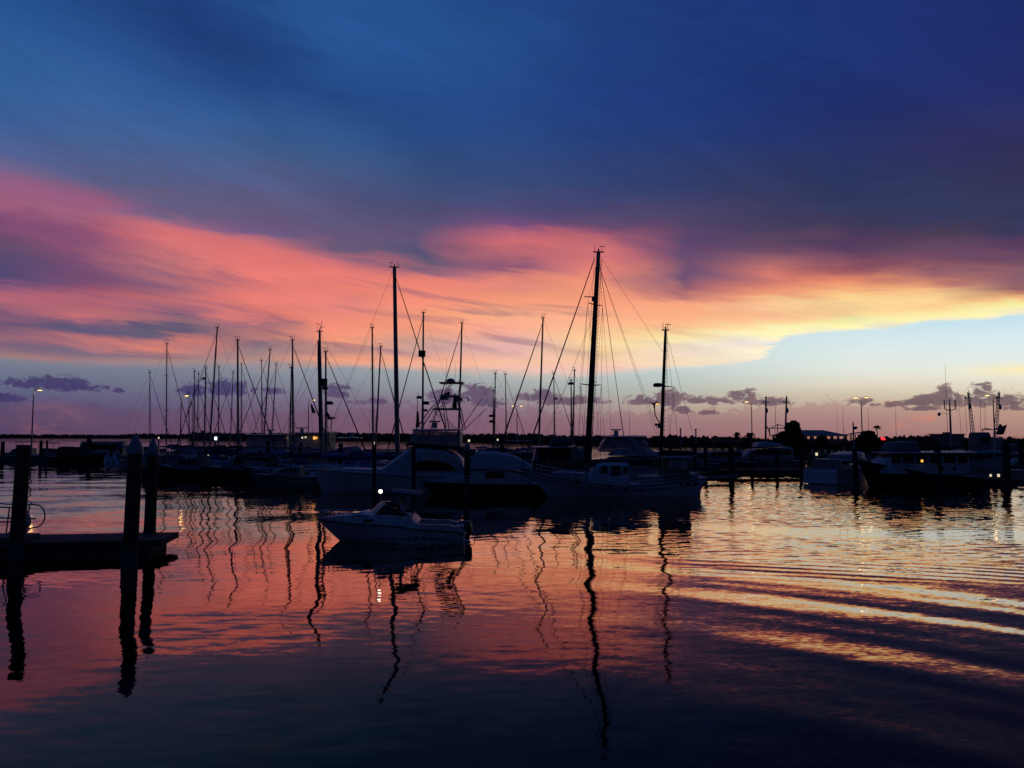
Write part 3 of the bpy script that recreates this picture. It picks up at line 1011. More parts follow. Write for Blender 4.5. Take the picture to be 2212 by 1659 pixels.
GW = thing('gangway', 'gangway foot with pipe handrails ending in a round loop', 'gangway', (X(0, 30.8), 30.8, 0))
S30 = F / 30.8
gx = lambda px: (px - 0) / S30
gz = lambda py: CAM_H - (py - HY) / S30
mb = MB()
mb.bx(gx(-200), gx(74), -.75, .75, gz(1176), gz(1154))
mb.build('ramp_plate', 'dockfloat', GW, smooth=False, bevel=0.01)
mb = MB()
for yy in (-.62, .62):
    top, midz = gz(1091.5), gz(1122)
    mb.path([(gx(-200), yy, top + .35), (gx(0), yy, top + .02), (gx(50), yy, top), (gx(64), yy, top)] + [(gx(64) + (gx(86) - gx(64)) * math.sin(a), yy, lerp(top, gz(1141), .5) + (top - gz(1141)) / 2 * math.cos(a)) for a in [math.pi * k / 14 for k in range(1, 14)]] + [(gx(62), yy, gz(1141)), (gx(50), yy, gz(1145)), (gx(45), yy, gz(1153))], .028, 8)
    mb.path([(gx(-200), yy, midz + .35), (gx(0), yy, midz + .02), (gx(66), yy, midz)], .03, 8)
    for px in (-120, -40, 48):
        mb.tube((gx(px) - .05, yy, gz(1154)), (gx(px) + .06, yy, top + (.0 if px > 0 else .02 - px * .0017)), .028)
mb.build('handrail', 'pole', GW)
LR = thing('life_ring', 'pale life ring hung on the gangway rail beside the pile', 'life ring', (X(57, 30.1), 30.1, gz(1120)))
mb = MB()
mb.path([(.30 * math.sin(a), 0, .30 * math.cos(a)) for a in [2 * math.pi * k / 24 for k in range(25)]], .055, 8)
mb.build('ring', 'cream', LR)


# ------------------------------------------------------------------ lamp posts
def lamp_post(label, px, top_py, base_z, heads, d):
    p = W(px, top_py, d)
    t = thing('lamp_post', label, 'lamp post', (p.x, d, base_z), 0, 'lit lamp posts along the piers')
    h = p.z - base_z
    mb = MB()
    mb.path([(0, 0, 0), (0, 0, .25), (0, 0, h)], [.22, .15, .09], 10)
    mb.build('pole', 'pole', t)
    for s in heads:
        a = MB()
        a.path([(0, 0, h - .05), (s * .7, 0, h + .12), (s * 1.0, 0, h + .12)], .05, 6)
        a.bx(min(s * .75, s * 1.5), max(s * .75, s * 1.5), -.2, .2, h + .03, h + .2)
        ar = a.build('lamp_head', 'pole', t)
        l = MB()
        l.bx(min(s * .85, s * 1.45), max(s * .85, s * 1.45), -.17, .17, h - .06, h + .027)
        l.build('lens', 'sodium', ar)
        li = bpy.data.lights.new('lamp_light', 'POINT')
        li.energy = 26
        li.color = (1.0, .66, .24)
        li.shadow_soft_size = .3
        lo = bpy.data.objects.new('lamp_light', li)
        COL.objects.link(lo)
        lo.parent = t
        lo.location = (s * .75, -.30, h - .30)
    return t


for args in (('tall lamp post under the lone dark cloud', 73, 843, 1.0, (1,), 146), ('lamp post between the two slender masts and the mast cluster', 392, 855, 1.0, (1,), 166),
             ('lamp post behind the stay and pennant near the twin masts', 667, 864, 1.0, (1,), 180), ('lamp post past the crossing stays before the ketch', 1117, 877, 1.0, (-1, 1), 210),
             ('lamp post over the two palms with one head lit', 1623, 868, 1.0, (-1,), 186), ('double lamp post beside the round bush and small palm', 1860, 859, 1.0, (-1, 1), 166),
             ('lamp post beside the shrimp boat rigging and dark flag', 2145, 854, 1.0, (-1,), 158)):
    lamp_post(*args)
PIER = MB()
for a, b, d in ((30, 420, 158), (430, 1180, 196), (1500, 2300, 176)):
    PIER.bx(X(a, d), X(b, d), d - 12, d + 36, -.4, 1.0)
tag(PIER.build('quay', 'dockfloat', smooth=False), 'low dark quay behind the marina', None, None, 'structure')


# small dock lamps seen as points of light
def pedestal(label, px, py, d, mat, s=0.16, base=0.55):
    p = W(px, py, d)
    t = thing('power_pedestal', label, 'dock light', (p.x, d, base), 0, 'small dock lights among the boats')
    h = max(.3, p.z - base)
    mb = MB()
    mb.bx(-.12, .12, -.1, .1, 0, h - s)
    mb.bx(-.15, .15, -.13, .13, h + s + .01, h + s + .06)
    mb.build('post', 'offwhite', t, smooth=False)
    l = MB()
    l.path([(0, 0, h - s), (0, 0, h + s)], s * .85, 8)
    l.build('lamp', mat, t)


for a in (('tiny warm dock light beside the near pile caps', 343, 946, 150, 'dim', .16), ('bright white dock light near the raked tall mast', 466, 947, 150, 'dimwhite', .3),
          ('dim dock light low between the dark hulls', 450, 982, 104, 'dim', .1), ('warm dock light before the lit yacht', 620, 946, 130, 'dim', .2),
          ('dim dock light behind the tall thick mast pair', 808, 957, 110, 'dim', .16), ('dock light just past the sportfishing cabin curtain', 1013, 952, 120, 'dim', .17),
          ('dock light under the treeline near the twin slim masts', 1075, 950, 130, 'dim', .15), ('greenish white dock light past the ketch stern', 1557, 978, 112, 'dim', .2),
          ('dock light under the pavilion', 1764, 981, 112, 'dim', .2),
          ('broad pale pedestal on the trawler pier, inner of two', 2140, 1027, 75.5, 'dim', .11), ('broad pale pedestal on the trawler pier, outer of two', 2157, 1027, 75.3, 'dim', .13)):
    pedestal(*a)


# ------------------------------------------------------------------ trees on the quay
def palm(label, px, py, d, r, trunk_r=.2, n=34, base=1.0, droop=1.0, skirt=False):
    p = W(px, py, d)
    t = thing('palm_tree', label, 'palm tree', (p.x, d, base), 0, 'palms on the quay')
    h = p.z - base
    rnd = random.Random(int(px * 7))
    mb = MB()
    mb.path([(0, 0, 0), (.1, 0, h * .4), (.05, 0, h * .8), (0, 0, h)], [trunk_r * 1.3, trunk_r, trunk_r * .9, trunk_r * 1.1], 9)
    mb.build('trunk', 'bark', t)
    c = MB()
    for k in range(n):
        a = rnd.uniform(0, 6.28)
        up = rnd.uniform(-.7 if skirt else -.35, 1.2)
        L = r * rnd.uniform(.8, 1.15)
        d0 = Vector((math.cos(a) * math.cos(up), math.sin(a) * math.cos(up), math.sin(up)))
        side = Vector((-math.sin(a), math.cos(a), 0))
        prev = None
        for q in range(6):
            u = q / 5
            c0 = Vector((0, 0, h)) + d0 * L * u + Vector((0, 0, -droop * L * .55 * u * u))
            w = r * .16 * math.sin(math.pi * min(1, .15 + u * .85))
            a0, b0 = c0 + side * w + Vector((0, 0, -w * .6)), c0 - side * w + Vector((0, 0, -w * .6))
            if prev and q % 1 == 0:
                pa, pc, pb = prev
                c.add([pa, pc, c0, a0], [(0, 1, 2, 3)])
                c.add([pb, pc, c0, b0], [(0, 1, 2, 3)])
                for e in range(3):   # leaflets hanging off the rib
                    s0 = c0 + side * w * rnd.uniform(-1, 1)
                    c.add([s0, s0 + Vector((rnd.uniform(-.1, .1), rnd.uniform(-.1, .1), -r * rnd.uniform(.12, .3))), s0 + side * .05 * r + d0 * .06 * r], [(0, 1, 2)])
            prev = (a0, c0, b0)
    c.build('crown', 'palm', t, smooth=False)


def leafy(name, label, cat, px, py_top, d, w_px, base=1.0, shape=((0, .7), (.35, 1.0), (.7, .8), (1.0, .25)), n=1500, group=None, leaf=.28, mat='leaf'):
    top = W(px, py_top, d)
    t = thing(name, label, cat, (top.x, d, base), 0, group)
    H = top.z - base
    R = w_px / F * d / 2
    rnd = random.Random(int(px))
    tr = MB()
    tr.path([(0, 0, 0), (.08, .05, H * .3), (-.05, 0, H * .7)], [.16 * R ** .5, .12 * R ** .5, .04], 8)
    for k in range(7):
        a = rnd.uniform(0, 6.28)
        z = H * rnd.uniform(.2, .6)
        tr.path([(0, 0, z), (math.cos(a) * R * .4, math.sin(a) * R * .4, z + H * .2)], [.05, .02], 5)
    tr.build('trunk', 'bark', t)
    c = MB()
    for k in range(n):
        u = rnd.random() ** .85
        rr = interp(shape, u) * R
        a = rnd.uniform(0, 6.28)
        k_ = rnd.random() ** .45 * (1 + .22 * math.sin(a * 3 + u * 7) + rnd.uniform(-.1, .12))
        q = Vector((math.cos(a) * rr * k_, math.sin(a) * rr * k_, H * (.04 + .96 * u)))
        s = leaf * rnd.uniform(.6, 1.5)
        v1 = Vector((rnd.gauss(0, 1), rnd.gauss(0, 1), rnd.gauss(0, 1))).normalized() * s
        v2 = Vector((rnd.gauss(0, 1), rnd.gauss(0, 1), rnd.gauss(0, 1))).normalized() * s * .7
        c.add([q - v1, q + v2, q + v1, q - v2], [(0, 1, 2, 3)])
    c.build('crown', mat, t, smooth=False)


palm('small round headed palm on a slim trunk before the first palm lamp', 1592, 937, 178, .95, .16, 44, skirt=True)
palm('broad headed palm directly below the single headed lamp', 1620, 940, 176, 1.45, .24, 60, skirt=True)
palm('little palm with thin fronds beside the round bush', 1894, 923, 200, 1.15, .13, 26)
palm('dark palm before the pavilion wall', 1775, 946, 168, 1.5, .2, 60, skirt=True)
leafy('cedar_tree', 'tall dark bushy tree in front of the pavilion roof', 'tree', 1714, 911, 150, 58, shape=((0, 1.0), (.3, 1.0), (.5, .72), (.62, .42), (.78, .5), (.92, .42), (1, .12)), n=4200, leaf=.3)
leafy('shrub', 'dark slanting shrub leaning against the pavilion end', 'shrub', 1690, 934, 152, 40, n=1200, leaf=.3)
leafy('shrub', 'big round bush below the double lamp post', 'shrub', 1876, 932, 150, 44, shape=((0, .9), (.4, 1.0), (.75, .85), (1.0, .4)), n=2600, leaf=.28)
leafy('shrub', 'low dark bush behind the trawler wheelhouse', 'shrub', 1960, 952, 150, 70, n=1600, leaf=.3)

# ------------------------------------------------------------------ pavilion and other buildings
d = 190.0
S19 = F / d
PV = thing('pavilion', 'raised waterside pavilion with a hip roof and arched openings', 'pavilion', (X(1745, d), d, 1.0))
lx = lambda px: (px - 1745) / S19
lz = lambda py: CAM_H - (py - HY) / S19 - 1.0
mb = MB()
ex0, ex1, ez, rz_, hy = lx(1674), lx(1817), lz(940.5), lz(929), 4.2
mb.add([(ex0, -hy, ez), (ex1, -hy, ez), (ex1, hy, ez), (ex0, hy, ez), (lx(1712), 0, rz_), (lx(1776), 0, rz_), (ex0, -hy, ez - .18), (ex1, -hy, ez - .18), (ex1, hy, ez - .18), (ex0, hy, ez - .18)],
       [(0, 1, 5, 4), (1, 2, 5), (2, 3, 4, 5), (3, 0, 4), (0, 6, 7, 1), (1, 7, 8, 2), (2, 8, 9, 3), (3, 9, 6, 0), (6, 9, 8, 7)])
mb.build('roof', 'roof', PV, smooth=False)
mb = MB()
w0, w1 = lx(1680), lx(1810)
for yy in (-3.7, 3.5):
    n = 9
    for i in range(n + 1):
        xx = lerp(w0, w1, i / n)
        mb.bx(xx - .22, xx + .22, yy, yy + .2, lz(948), ez - .2)
        if i < n:   # arched heads
            xn = lerp(w0, w1, (i + 1) / n)
            for s in range(8):
                u0, u1 = s / 8, (s + 1) / 8
                f = lambda u: ez - .2 - .35 * (1 - math.sin(math.pi * u) ** .6)
                mb.add([(lerp(xx, xn, u0), yy + .02, ez - .2), (lerp(xx, xn, u1), yy + .02, ez - .2), (lerp(xx, xn, u1), yy + .02, f(u1)), (lerp(xx, xn, u0), yy + .02, f(u0)),
                        (lerp(xx, xn, u0), yy + .18, ez - .2), (lerp(xx, xn, u1), yy + .18, ez - .2), (lerp(xx, xn, u1), yy + .18, f(u1)), (lerp(xx, xn, u0), yy + .18, f(u0))],
                       [(0, 1, 2, 3), (4, 7, 6, 5), (3, 2, 6, 7), (0, 4, 5, 1)])
    mb.bx(w0 - .3, w1 + .3, yy - .03, yy + .17, lz(957), lz(948))
mb.bx(w0 - .3, w1 + .3, -3.6, 3.4, lz(957) + .05, lz(957) + .25)
mb.build('wall', 'wall', PV, smooth=False)
for i in range(11):
    xx = lerp(lx(1674), lx(1816), i / 10)
    for yy in (-3.6, 3.5):
        mb = MB()
        mb.bx(xx - .3, xx + .3, yy - .1, yy + .2, -1.2, lz(957) + .04)
        mb.build('post', 'pile', PV, smooth=False)

d2 = 185.0
S2 = F / d2
GZ = thing('gazebo', 'tiny open shelter with a slanted roof beside the flag pole', 'shelter', (X(1844, d2), d2, 1.0))
qx = lambda px: (px - 1844) / S2
qz = lambda py: CAM_H - (py - HY) / S2 - 1.0
mb = MB()
mb.loft([[(qx(1829), y, qz(938.5)), (qx(1860), y, qz(934.5)), (qx(1860), y, qz(933)), (qx(1829), y, qz(937.5))] for y in (-1.5, 1.5)])
mb.build('roof', 'roof', GZ, smooth=False)
for px in (1832, 1841, 1857):
    for y in (-1.3, 1.3):
        mb = MB()
        mb.bx(qx(px) - .08, qx(px) + .08, y - .08, y + .08, 0, qz(936.8) - .12)
        mb.build('post', 'pile', GZ, smooth=False)

d3 = 300.0
S3 = F / d3
BL = thing('flat_roofed_building', 'low flat roofed building rising from the far trees', 'building', (X(2043, d3), d3, .8))
bxx = lambda px: (px - 2043) / S3
bz = lambda py: CAM_H - (py - HY) / S3 - .8
mb = MB()
mb.bx(bxx(2018), bxx(2068), -4, 4, 0, bz(939))
mb.build('wall', 'wall', BL, smooth=False)
mb = MB()
mb.bx(bxx(2015), bxx(2071), -4.5, 4.5, bz(939) + .005, bz(937))
mb.bx(bxx(2037), bxx(2048), -1, 1, bz(937) + .005, bz(933.5))
mb.build('roof', 'roof', BL, smooth=False)

# tower with prongs behind that building
AT = thing('antenna_mast', 'slim radio mast with a three pronged top', 'antenna mast', (X(2052, 280), 280, .8))
sA = F / 280
az_ = lambda py: CAM_H - (py - HY) / sA - .8
mb = MB()
mb.path([(0, 0, 0), (0, 0, az_(885)), (0, 0, az_(862))], [.42, .30, .16], 8)
mb.build('shaft', 'pole', AT)
mb = MB()
for k in (-1.9, 0, 1.9):
    mb.tube((k, 0, az_(884)), (k, 0, az_(864)), .2, n=6)
mb.path([(-1.9, 0, az_(884)), (0, 0, az_(887)), (1.9, 0, az_(884))], .16, 6)
mb.tube((0, 0, az_(893)), (-3.6, 0, az_(893)), .06)
mb.ball((-3.9, 0, az_(895)), .6, .3, .7, 8, 6)
mb.build('prong', 'pole', AT)
AW = thing('whip_aerial', 'very tall thin whip aerial above the far cumulus', 'aerial', (X(2045, 240), 240, .8))
MB().path([(0, 0, 0), (0, 0, 12), (0, 0, W(2045, 788, 240).z - .8)], [.09, .06, .03], 6).build('rod', 'wire', AW)
for px, pt, lab in ((1470, 928, 'short dark chimney post on the far shore beside the ketch mizzen'), (1503, 929, 'short dark chimney post on the far shore past the mizzen stays')):
    p = W(px, pt, 380)
    o = thing('chimney', lab, 'chimney', (p.x, 380, .8), 0, 'posts on the far shore')
    mb = MB()
    mb.path([(0, 0, 0), (0, 0, p.z - .8)], [.4, .32], 10)
    mb.build('stack', 'pole', o)
    mb = MB()
    mb.path([(0, 0, p.z - .9), (0, 0, p.z - .2)], [.5, .5], 10)
    mb.build('collar', 'pole', o)

# red sign
p = W(1907, 948, 148)
RS = thing('red_sign', 'small glowing red sign beside the little palm', 'sign', (p.x, 148, 1.0))
mb = MB()
mb.bx(-.5, .5, -.06, .06, p.z - 1.0 - .36, p.z - 1.0 + .36)
mb.tube((0, .1, 0), (0, .1, p.z - 1.35), .06)
mb.build('panel', 'black', RS, smooth=False)
mb = MB()
mb.bx(-.40, .30, -.09, -.063, p.z - 1.0 + .10, p.z - 1.0 + .26)
mb.bx(-.30, .42, -.09, -.063, p.z - 1.0 - .18, p.z - 1.0 - .02)
mb.build('lit_line', 'red', RS, smooth=False)

# ------------------------------------------------------------------ sailing boats
def masthead(root, p, par, h=.45, w=.35, mat='wire'):
    mb = MB()
    x, y, z = p
    mb.bx(x - w, x + w, y - .07, y + .07, z - .03, z + .05)
    mb.tube((x + w * .7, y, z), (x + w * .7, y, z + h * 1.3), .02, n=5)
    mb.tube((x - w * .6, y, z), (x - w * .6, y, z + h), .018, n=5)
    mb.path([(x - w * .6 - .25, y, z + h), (x - w * .6 + .2, y, z + h)], .03, 5)
    mb.tube((x, y, z), (x, y, z + h * .6), .06, n=6)
    return mb.build('masthead_unit', mat, par)


def rig(root, foot, top, B, xb, xs, zb, zs, r, spreaders, jib, jibr=.055, taper=.75, backstay=True, boom=None, wires=True, xchain=0.0, jibtop=.97, forestay=True, mat='alu'):
    """one mast with its standing rigging; all points local"""
    foot, top = Vector(foot), Vector(top)
    H = (top - foot).length
    at = lambda u: foot.lerp(top, u)
    mb = MB()
    mb.path([at(0), at(.3), at(.7), at(1)], [r, r, r * lerp(1, taper, .6), r * taper], 10)
    m = mb.build('mast', mat, root)
    masthead(root, top, m, w=max(.28, r * 2.2))
    for u, w in spreaders:
        s = MB()
        p = at(u)
        s.path([p + Vector((0, -w, .04)), p, p + Vector((0, w, .04))], [.025, .045, .025], 6)
        s.build('spreader', mat, m)
    if wires:
        wr = MB()
        for sg in (-1, 1):
            cp = Vector((foot.x + xchain - .15, sg * B * .47, lerp(zs, zb, .5)))
            prev = top - Vector((0, 0, .1))
            for u, w in reversed(spreaders):
                tip = at(u) + Vector((0, sg * w, .04))
                wr.tube(prev, tip, .011, n=4)
                prev = tip
            wr.tube(prev, cp, .011, n=4)
            if spreaders:
                lo = at(spreaders[0][0]) - Vector((0, 0, .1))
                wr.tube(lo, cp + Vector((.5, 0, 0)), .009, n=4)
                wr.tube(lo, cp - Vector((.5, 0, 0)), .009, n=4)
        if backstay:
            wr.tube(top, (xs, 0, zs), .012, n=4)
        wr.tube(top - Vector((0, 0, .3)), foot + Vector((.25, .1, .4)), .012, n=4)
        wr.build('shroud', 'wire', root)
    if forestay:
        j = MB()
        a, b = at(jibtop), Vector((xb, 0, zb))
        if jib:
            j.path([a, a.lerp(b, .06), a.lerp(b, .4), a.lerp(b, .9), b], [.015, jibr * .55, jibr * .85, jibr * 1.15, .03], 7)
            j.build('furled_sail', 'canvas_blue' if jib == 2 else 'canvas_black', root)
        else:
            j.tube(a, b, .013, n=4)
            j.build('forestay', 'wire', root)
    if boom:
        L, z = boom
        b = MB()
        b.tube((foot.x - .1, 0, z), (foot.x - L, 0, z + .08), .07)
        bo = b.build('boom', 'alu', root)
        c = MB()
        c.loft([[(foot.x - L * u, .17 * k * math.cos(q), z + .22 * k + .26 * k * math.sin(q)) for q in [2 * math.pi * e / 8 for e in range(8)]] for u, k in ((.02, 1.0), (.12, 1.0), (.45, .85), (.8, .6), (1.0, .3))])
        c.build('sail_cover', 'canvas_blue', bo)
    return m


def sailboat(label, top, base, d, L, side, r=.085, jit=0.0, jib=1, hullmat='white', spreaders=((.5, .75),), fb=(1.0, 1.0, 1.3), mizzen=None, bimini=True, jibr=.055, group='sailboats moored in the marina', dodger='canvas_blue', H_extra=0):
    Pt, Pb = W(*top, d), W(*base, d)
    k = (1.3 - Pb.z) / (Pt.z - Pb.z)
    foot = Pb + (Pt - Pb) * k
    ang = (0 if side > 0 else math.pi) + jit
    t = thing('sailboat', label, 'sailboat', (foot.x, d, 0), ang, group)
    R = Matrix.Rotation(-ang, 3, 'Z')
    loc = lambda p: R @ (p - Vector((foot.x, d, 0)))
    B = .32 * L
    xb, xs = .42 * L, -.58 * L
    deck = hull(t, xs, xb, B, [(xs, fb[0]), (0, fb[1]), (xb, fb[2])], hullmat, tw=.7, bow_ovh=.1 * L, aft_ovh=.05 * L)
    c = MB()
    trunk(c, [(.22 * L, B * .12, fb[1], B * .1, fb[1] + .18), (.14 * L, B * .24, fb[1], B * .21, fb[1] + .38), (-.02 * L, B * .30, fb[1], B * .27, fb[1] + .46), (-.22 * L, B * .32, fb[1] - .05, B * .29, fb[1] + .52), (-.225 * L, B * .32, fb[1] - .05, B * .29, fb[1] + .50)])
    cb = c.build('cabin', 'offwhite', t)
    side_panel(cb, [(.10 * L, fb[1] + .14), (-.18 * L, fb[1] + .16), (-.18 * L, fb[1] + .32), (.08 * L, fb[1] + .28)], lambda x, z: B * .30, 'glass')
    for s in (-1, 1):
        ck = MB()
        ck.bx(-.52 * L, -.23 * L, s * B * .33 - .05, s * B * .33 + .05, fb[0] - .05, fb[0] + .28)
        ck.build('cockpit_coaming', 'offwhite', t)
    if dodger:
        dd = MB()
        dd.loft([[(x, B * .3 * math.cos(a), fb[1] + .3 + hh * math.sin(a)) for a in [math.pi * e / 8 for e in range(9)]] for x, hh in ((-.16 * L, .35), (-.20 * L, 1.0), (-.25 * L, 1.1))], closed=False, caps=False)
        dd.build('dodger', dodger, t)
    if bimini:
        bm_ = MB()
        z = fb[0] + 1.95
        bm_.loft([[(x, B * .34 * math.cos(a), z - .28 + .3 * math.sin(a)) for a in [math.pi * e / 8 for e in range(9)]] for x in (-.32 * L, -.40 * L, -.50 * L)], closed=False, caps=False)
        bmo = bm_.build('bimini', dodger or 'canvas_black', t)
        for s in (-1, 1):
            pm = MB()
            pm.path([(-.32 * L, s * B * .34, z - .28), (-.41 * L, s * B * .36, fb[0] + .05), (-.50 * L, s * B * .34, z - .28)], .018, 5)
            pm.build('bimini_pole', 'steel', bmo)
    rail(t, deck, 2, 15, .58)
    rig(t, (0, 0, fb[1] + .3), loc(Pt), B, xb - .1, xs + .05, fb[2] + .05, fb[0], r, spreaders, jib, jibr, boom=(.40 * L, fb[1] + 1.35))
    if mizzen:
        mt, mbp, mr = mizzen
        P2, Q2 = W(*mt, d), W(*mbp, d)
        k2 = (1.2 - Q2.z) / (P2.z - Q2.z)
        f2 = Q2 + (P2 - Q2) * k2
        lf = loc(f2)
        lf.y = 0
        rig(t, lf, Vector((loc(P2).x, 0, P2.z)), B * .6, 0, xs, 0, fb[0], mr, ((.55, .5),), 0, forestay=False, backstay=False)
    return t


def box_part(root, name, mat, x0, x1, y0, y1, z0, z1, parent=None):
    mb = MB()
    mb.bx(x0, x1, y0, y1, z0, z1)
    return mb.build(name, mat, parent or root, smooth=False, bevel=.02)


SB = {}
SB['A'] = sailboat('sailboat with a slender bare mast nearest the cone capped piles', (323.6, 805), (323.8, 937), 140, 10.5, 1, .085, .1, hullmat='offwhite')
SB['B'] = sailboat('sailboat with a tall slim mast and long stay near the second lamp post', (360.5, 743), (359, 937), 118, 11.5, 1, .085, -.08, spreaders=((.42, .8), (.72, .6)))
SB['D'] = sailboat('sailboat with the shortest thick mast, just past the second lamp post', (408, 849), (408.6, 937), 165, 8.5, 1, .09, .2, hullmat='offwhite')
SB['D2'] = sailboat('small sailboat with a thin low mast among the clustered masts', (415, 872), (415.5, 937), 170, 8.0, 1, .06, .2)
SB['E'] = sailboat('sailboat with a stout mid height mast whose stay crosses the cluster', (420, 802), (419, 930), 140, 10, 1, .11, .1, hullmat='navy')
SB['F'] = sailboat('sailboat with a thin leaning mast behind the thick clustered one', (429, 808), (427, 930), 150, 10, -1, .08, .1)
SB['G'] = sailboat('sailboat with a radar dome high on its thick mast in the cluster', (444.6, 795), (442, 932), 128, 11, 1, .13, .05, spreaders=((.5, .8),))
SB['H'] = sailboat('sailboat with the tallest raked mast of the far cluster', (469.4, 708), (455, 930), 122, 13.5, -1, .14, .06, spreaders=((.4, .9), (.7, .7)))
SB['I'] = sailboat('sailboat with a mast crossing the far dark cloud, short crosstrees near its top', (473, 793), (472, 930), 138, 10.5, 1, .1, .0, hullmat='offwhite')
SB['J'] = sailboat('sailboat with a thin mast leaning away from the thick single mast', (503.6, 805), (498.6, 930), 150, 10, -1, .085, .12)
SB['K'] = sailboat('sailboat with a single thick mast and long furled sail sloping over the cluster', (513.4, 735), (514, 932), 100, 12.5, 1, .14, .3, jibr=.07, spreaders=((.42, .8), (.7, .6)))
SB['L'] = sailboat('sailboat with a thin mast close behind the thick single one', (522, 787), (521, 932), 150, 10, 1, .09, .1, hullmat='navy')
SB['M'] = sailboat('sailboat with a plain straight mast beside the raked mast with crossing stays', (565, 779), (566, 930), 145, 11, 1, .085, .1)
SB['N'] = sailboat('sailboat with a raked mast whose two stays cross in an X', (583.4, 756), (571, 930), 118, 12, -1, .11, -.05, spreaders=((.45, .8), (.72, .6)))
SB['O'] = sailboat('sailboat with a leaning thin mast and faint shrouds beside the hardtop yacht', (596.8, 787), (588, 930), 140, 10.5, -1, .085, .1, hullmat='offwhite')
SB['P'] = sailboat('ketch rigged sailboat with a short mizzen hugging its main mast before the lit yacht', (631.7, 735), (633, 932), 92, 12, 1, .115, .1, jibr=.07, spreaders=((.42, .8), (.7, .6)), mizzen=((629.5, 795), (626.5, 932), .075))
SB['R'] = sailboat('sailboat with a very thick dark mast topped by a bent wind wand', (690.4, 716), (695, 932), 80, 12.5, -1, .15, .2, jib=0, hullmat='offwhite', spreaders=((.38, .9),))
SB['S'] = sailboat('sailboat with radar platforms and a wind turbine stacked on its mast', (703.6, 760), (704, 932), 86, 12, 1, .12, .05, jibr=.07, spreaders=((.62, .8),))
SB['T'] = sailboat('sailboat with a tall mast and low crosstrees just before the tallest thick mast', (804, 708), (805.5, 932), 96, 12.5, 1, .125, .5, jib=0, spreaders=((.38, .9), (.7, .7)))
SB['U'] = sailboat('sailboat with a leaning mast between two tall ones, stays spreading both ways', (822.5, 749), (813, 930), 105, 11.5, 1, .12, .08, jibr=.075, hullmat='navy')
SB['V'] = sailboat('sailboat with the tallest thick dark mast, its furled sail running behind the tuna tower', (852, 577), (858.5, 973), 78, 14.5, 1, .235, .12, jibr=.065, spreaders=((.34, 1.2), (.62, .9)), hullmat='navy')
SB['W'] = sailboat('sailboat whose thick mast carries a radar box behind the curtained flybridge', (914.5, 675), (913, 925), 125, 14, -1, .17, .05, jibr=.09, spreaders=((.46, 1.0), (.68, .9)))
SB['X'] = sailboat('sailboat with a clean slim mast rising straight out of the tuna tower', (997.8, 698), (991.3, 926), 118, 13, -1, .15, .05, jibr=.085, spreaders=((.42, 1.1),))
SB['Y'] = sailboat('two masted sailboat with platforms low on its paired masts beyond the sportfishing boat', (1070, 807), (1067.8, 940), 112, 10.5, -1, .1, .2, jib=0, mizzen=((1065, 843), (1066, 940), .08))
SB['Z'] = sailboat('sailboat with a thin mast and dark stay before the third lamp post', (1091.5, 809), (1093.8, 939), 128, 10, 1, .085, .1)
SB['AA'] = sailboat('sailboat with a tall slim mast and wide low crosstrees beside the white ketch', (1173, 687), (1164, 960), 98, 13, -1, .125, -.05, jibr=.09, spreaders=((.24, 1.6), (.6, .5)), hullmat='navy')
SB['AB'] = sailboat('sailboat with a thin plain mast between the ketch and the wide crosstrees', (1196.3, 808), (1198, 948), 122, 10, 1, .095, .05)
SB['AE'] = sailboat('sailboat with paired uneven masts close before the ketch main mast', (1241, 800), (1237.5, 942), 116, 11, 1, .12, .2, jib=0, mizzen=((1233.5, 822), (1234.5, 942), .11))


def on_mast(key, px, py, d):
    t = SB[key]
    R = Matrix.Rotation(-t.rotation_euler[2], 3, 'Z')
    return R @ (W(px, py, d) - t.location)


# fittings that show on particular masts
def dome(key, px, py, d, r=.32, mat='black', box=False):
    p = on_mast(key, px, py, d)
    mb = MB()
    if box:
        mb.bx(p.x - r, p.x + r, p.y - .3, p.y + .3, p.z - r * .9, p.z + r * .9)
    else:
        mb.path([(p.x, p.y, p.z - r * .3), (p.x, p.y, p.z - r * .2), (p.x, p.y, p.z + r * .15), (p.x, p.y, p.z + r * .4)], [r * .5, r, r, r * .55], 12)
        mb.bx(p.x - r, p.x + r, p.y - .06, p.y + .06, p.z - r * .5, p.z - r * .3)
    mb.build('radar_dome', mat, SB[key], smooth=not box)


dome('G', 440.6, 817, 128, .38)
dome('R', 698, 826, 80, .42, box=True)
dome('S', 700.6, 838, 86, .42)
dome('S', 712, 870, 86, .42)
dome('S', 707, 897, 86, .3)
dome('W', 911.5, 764, 125, .55, box=True)
dome('W', 920, 870, 125, .6)
dome('W', 906, 858, 125, .5)
dome('W', 919, 886, 125, .4)
dome('X', 989.5, 862, 118, .7)
dome('Y', 1062.5, 898, 112, .42)
dome('Y', 1062.5, 910, 112, .42)
dome('AB', 1200, 861, 122, .3)
dome('AE', 1233.5, 828, 116, .45)
# wind turbine on the stacked mast
t = SB['S']
p = on_mast('S', 716, 903, 86)
mb = MB()
mb.tube((p.x, p.y, p.z - 1.6), (p.x, p.y, p.z), .04)
mb.path([(p.x - .35, p.y, p.z), (p.x, p.y, p.z), (p.x + .6, p.y, p.z)], [.06, .13, .03], 8)
for k in range(6):
    a = 2 * math.pi * k / 6 + .3
    q = Vector((p.x - .3, p.y, p.z))
    e1, e2 = Vector((.25, math.sin(a), math.cos(a))), Vector((0, math.cos(a), -math.sin(a)))
    e1 = Vector((math.cos(a) * .8, .5 * math.sin(a), math.sin(a)))
    mb.add([q + e2 * .02, q + e1 * .62 + Vector((0, .05, .03)), q + e1 * .66, q - e2 * .04 + e1 * .1], [(0, 1, 2, 3)])
mb.build('wind_turbine', 'black', t, smooth=False)
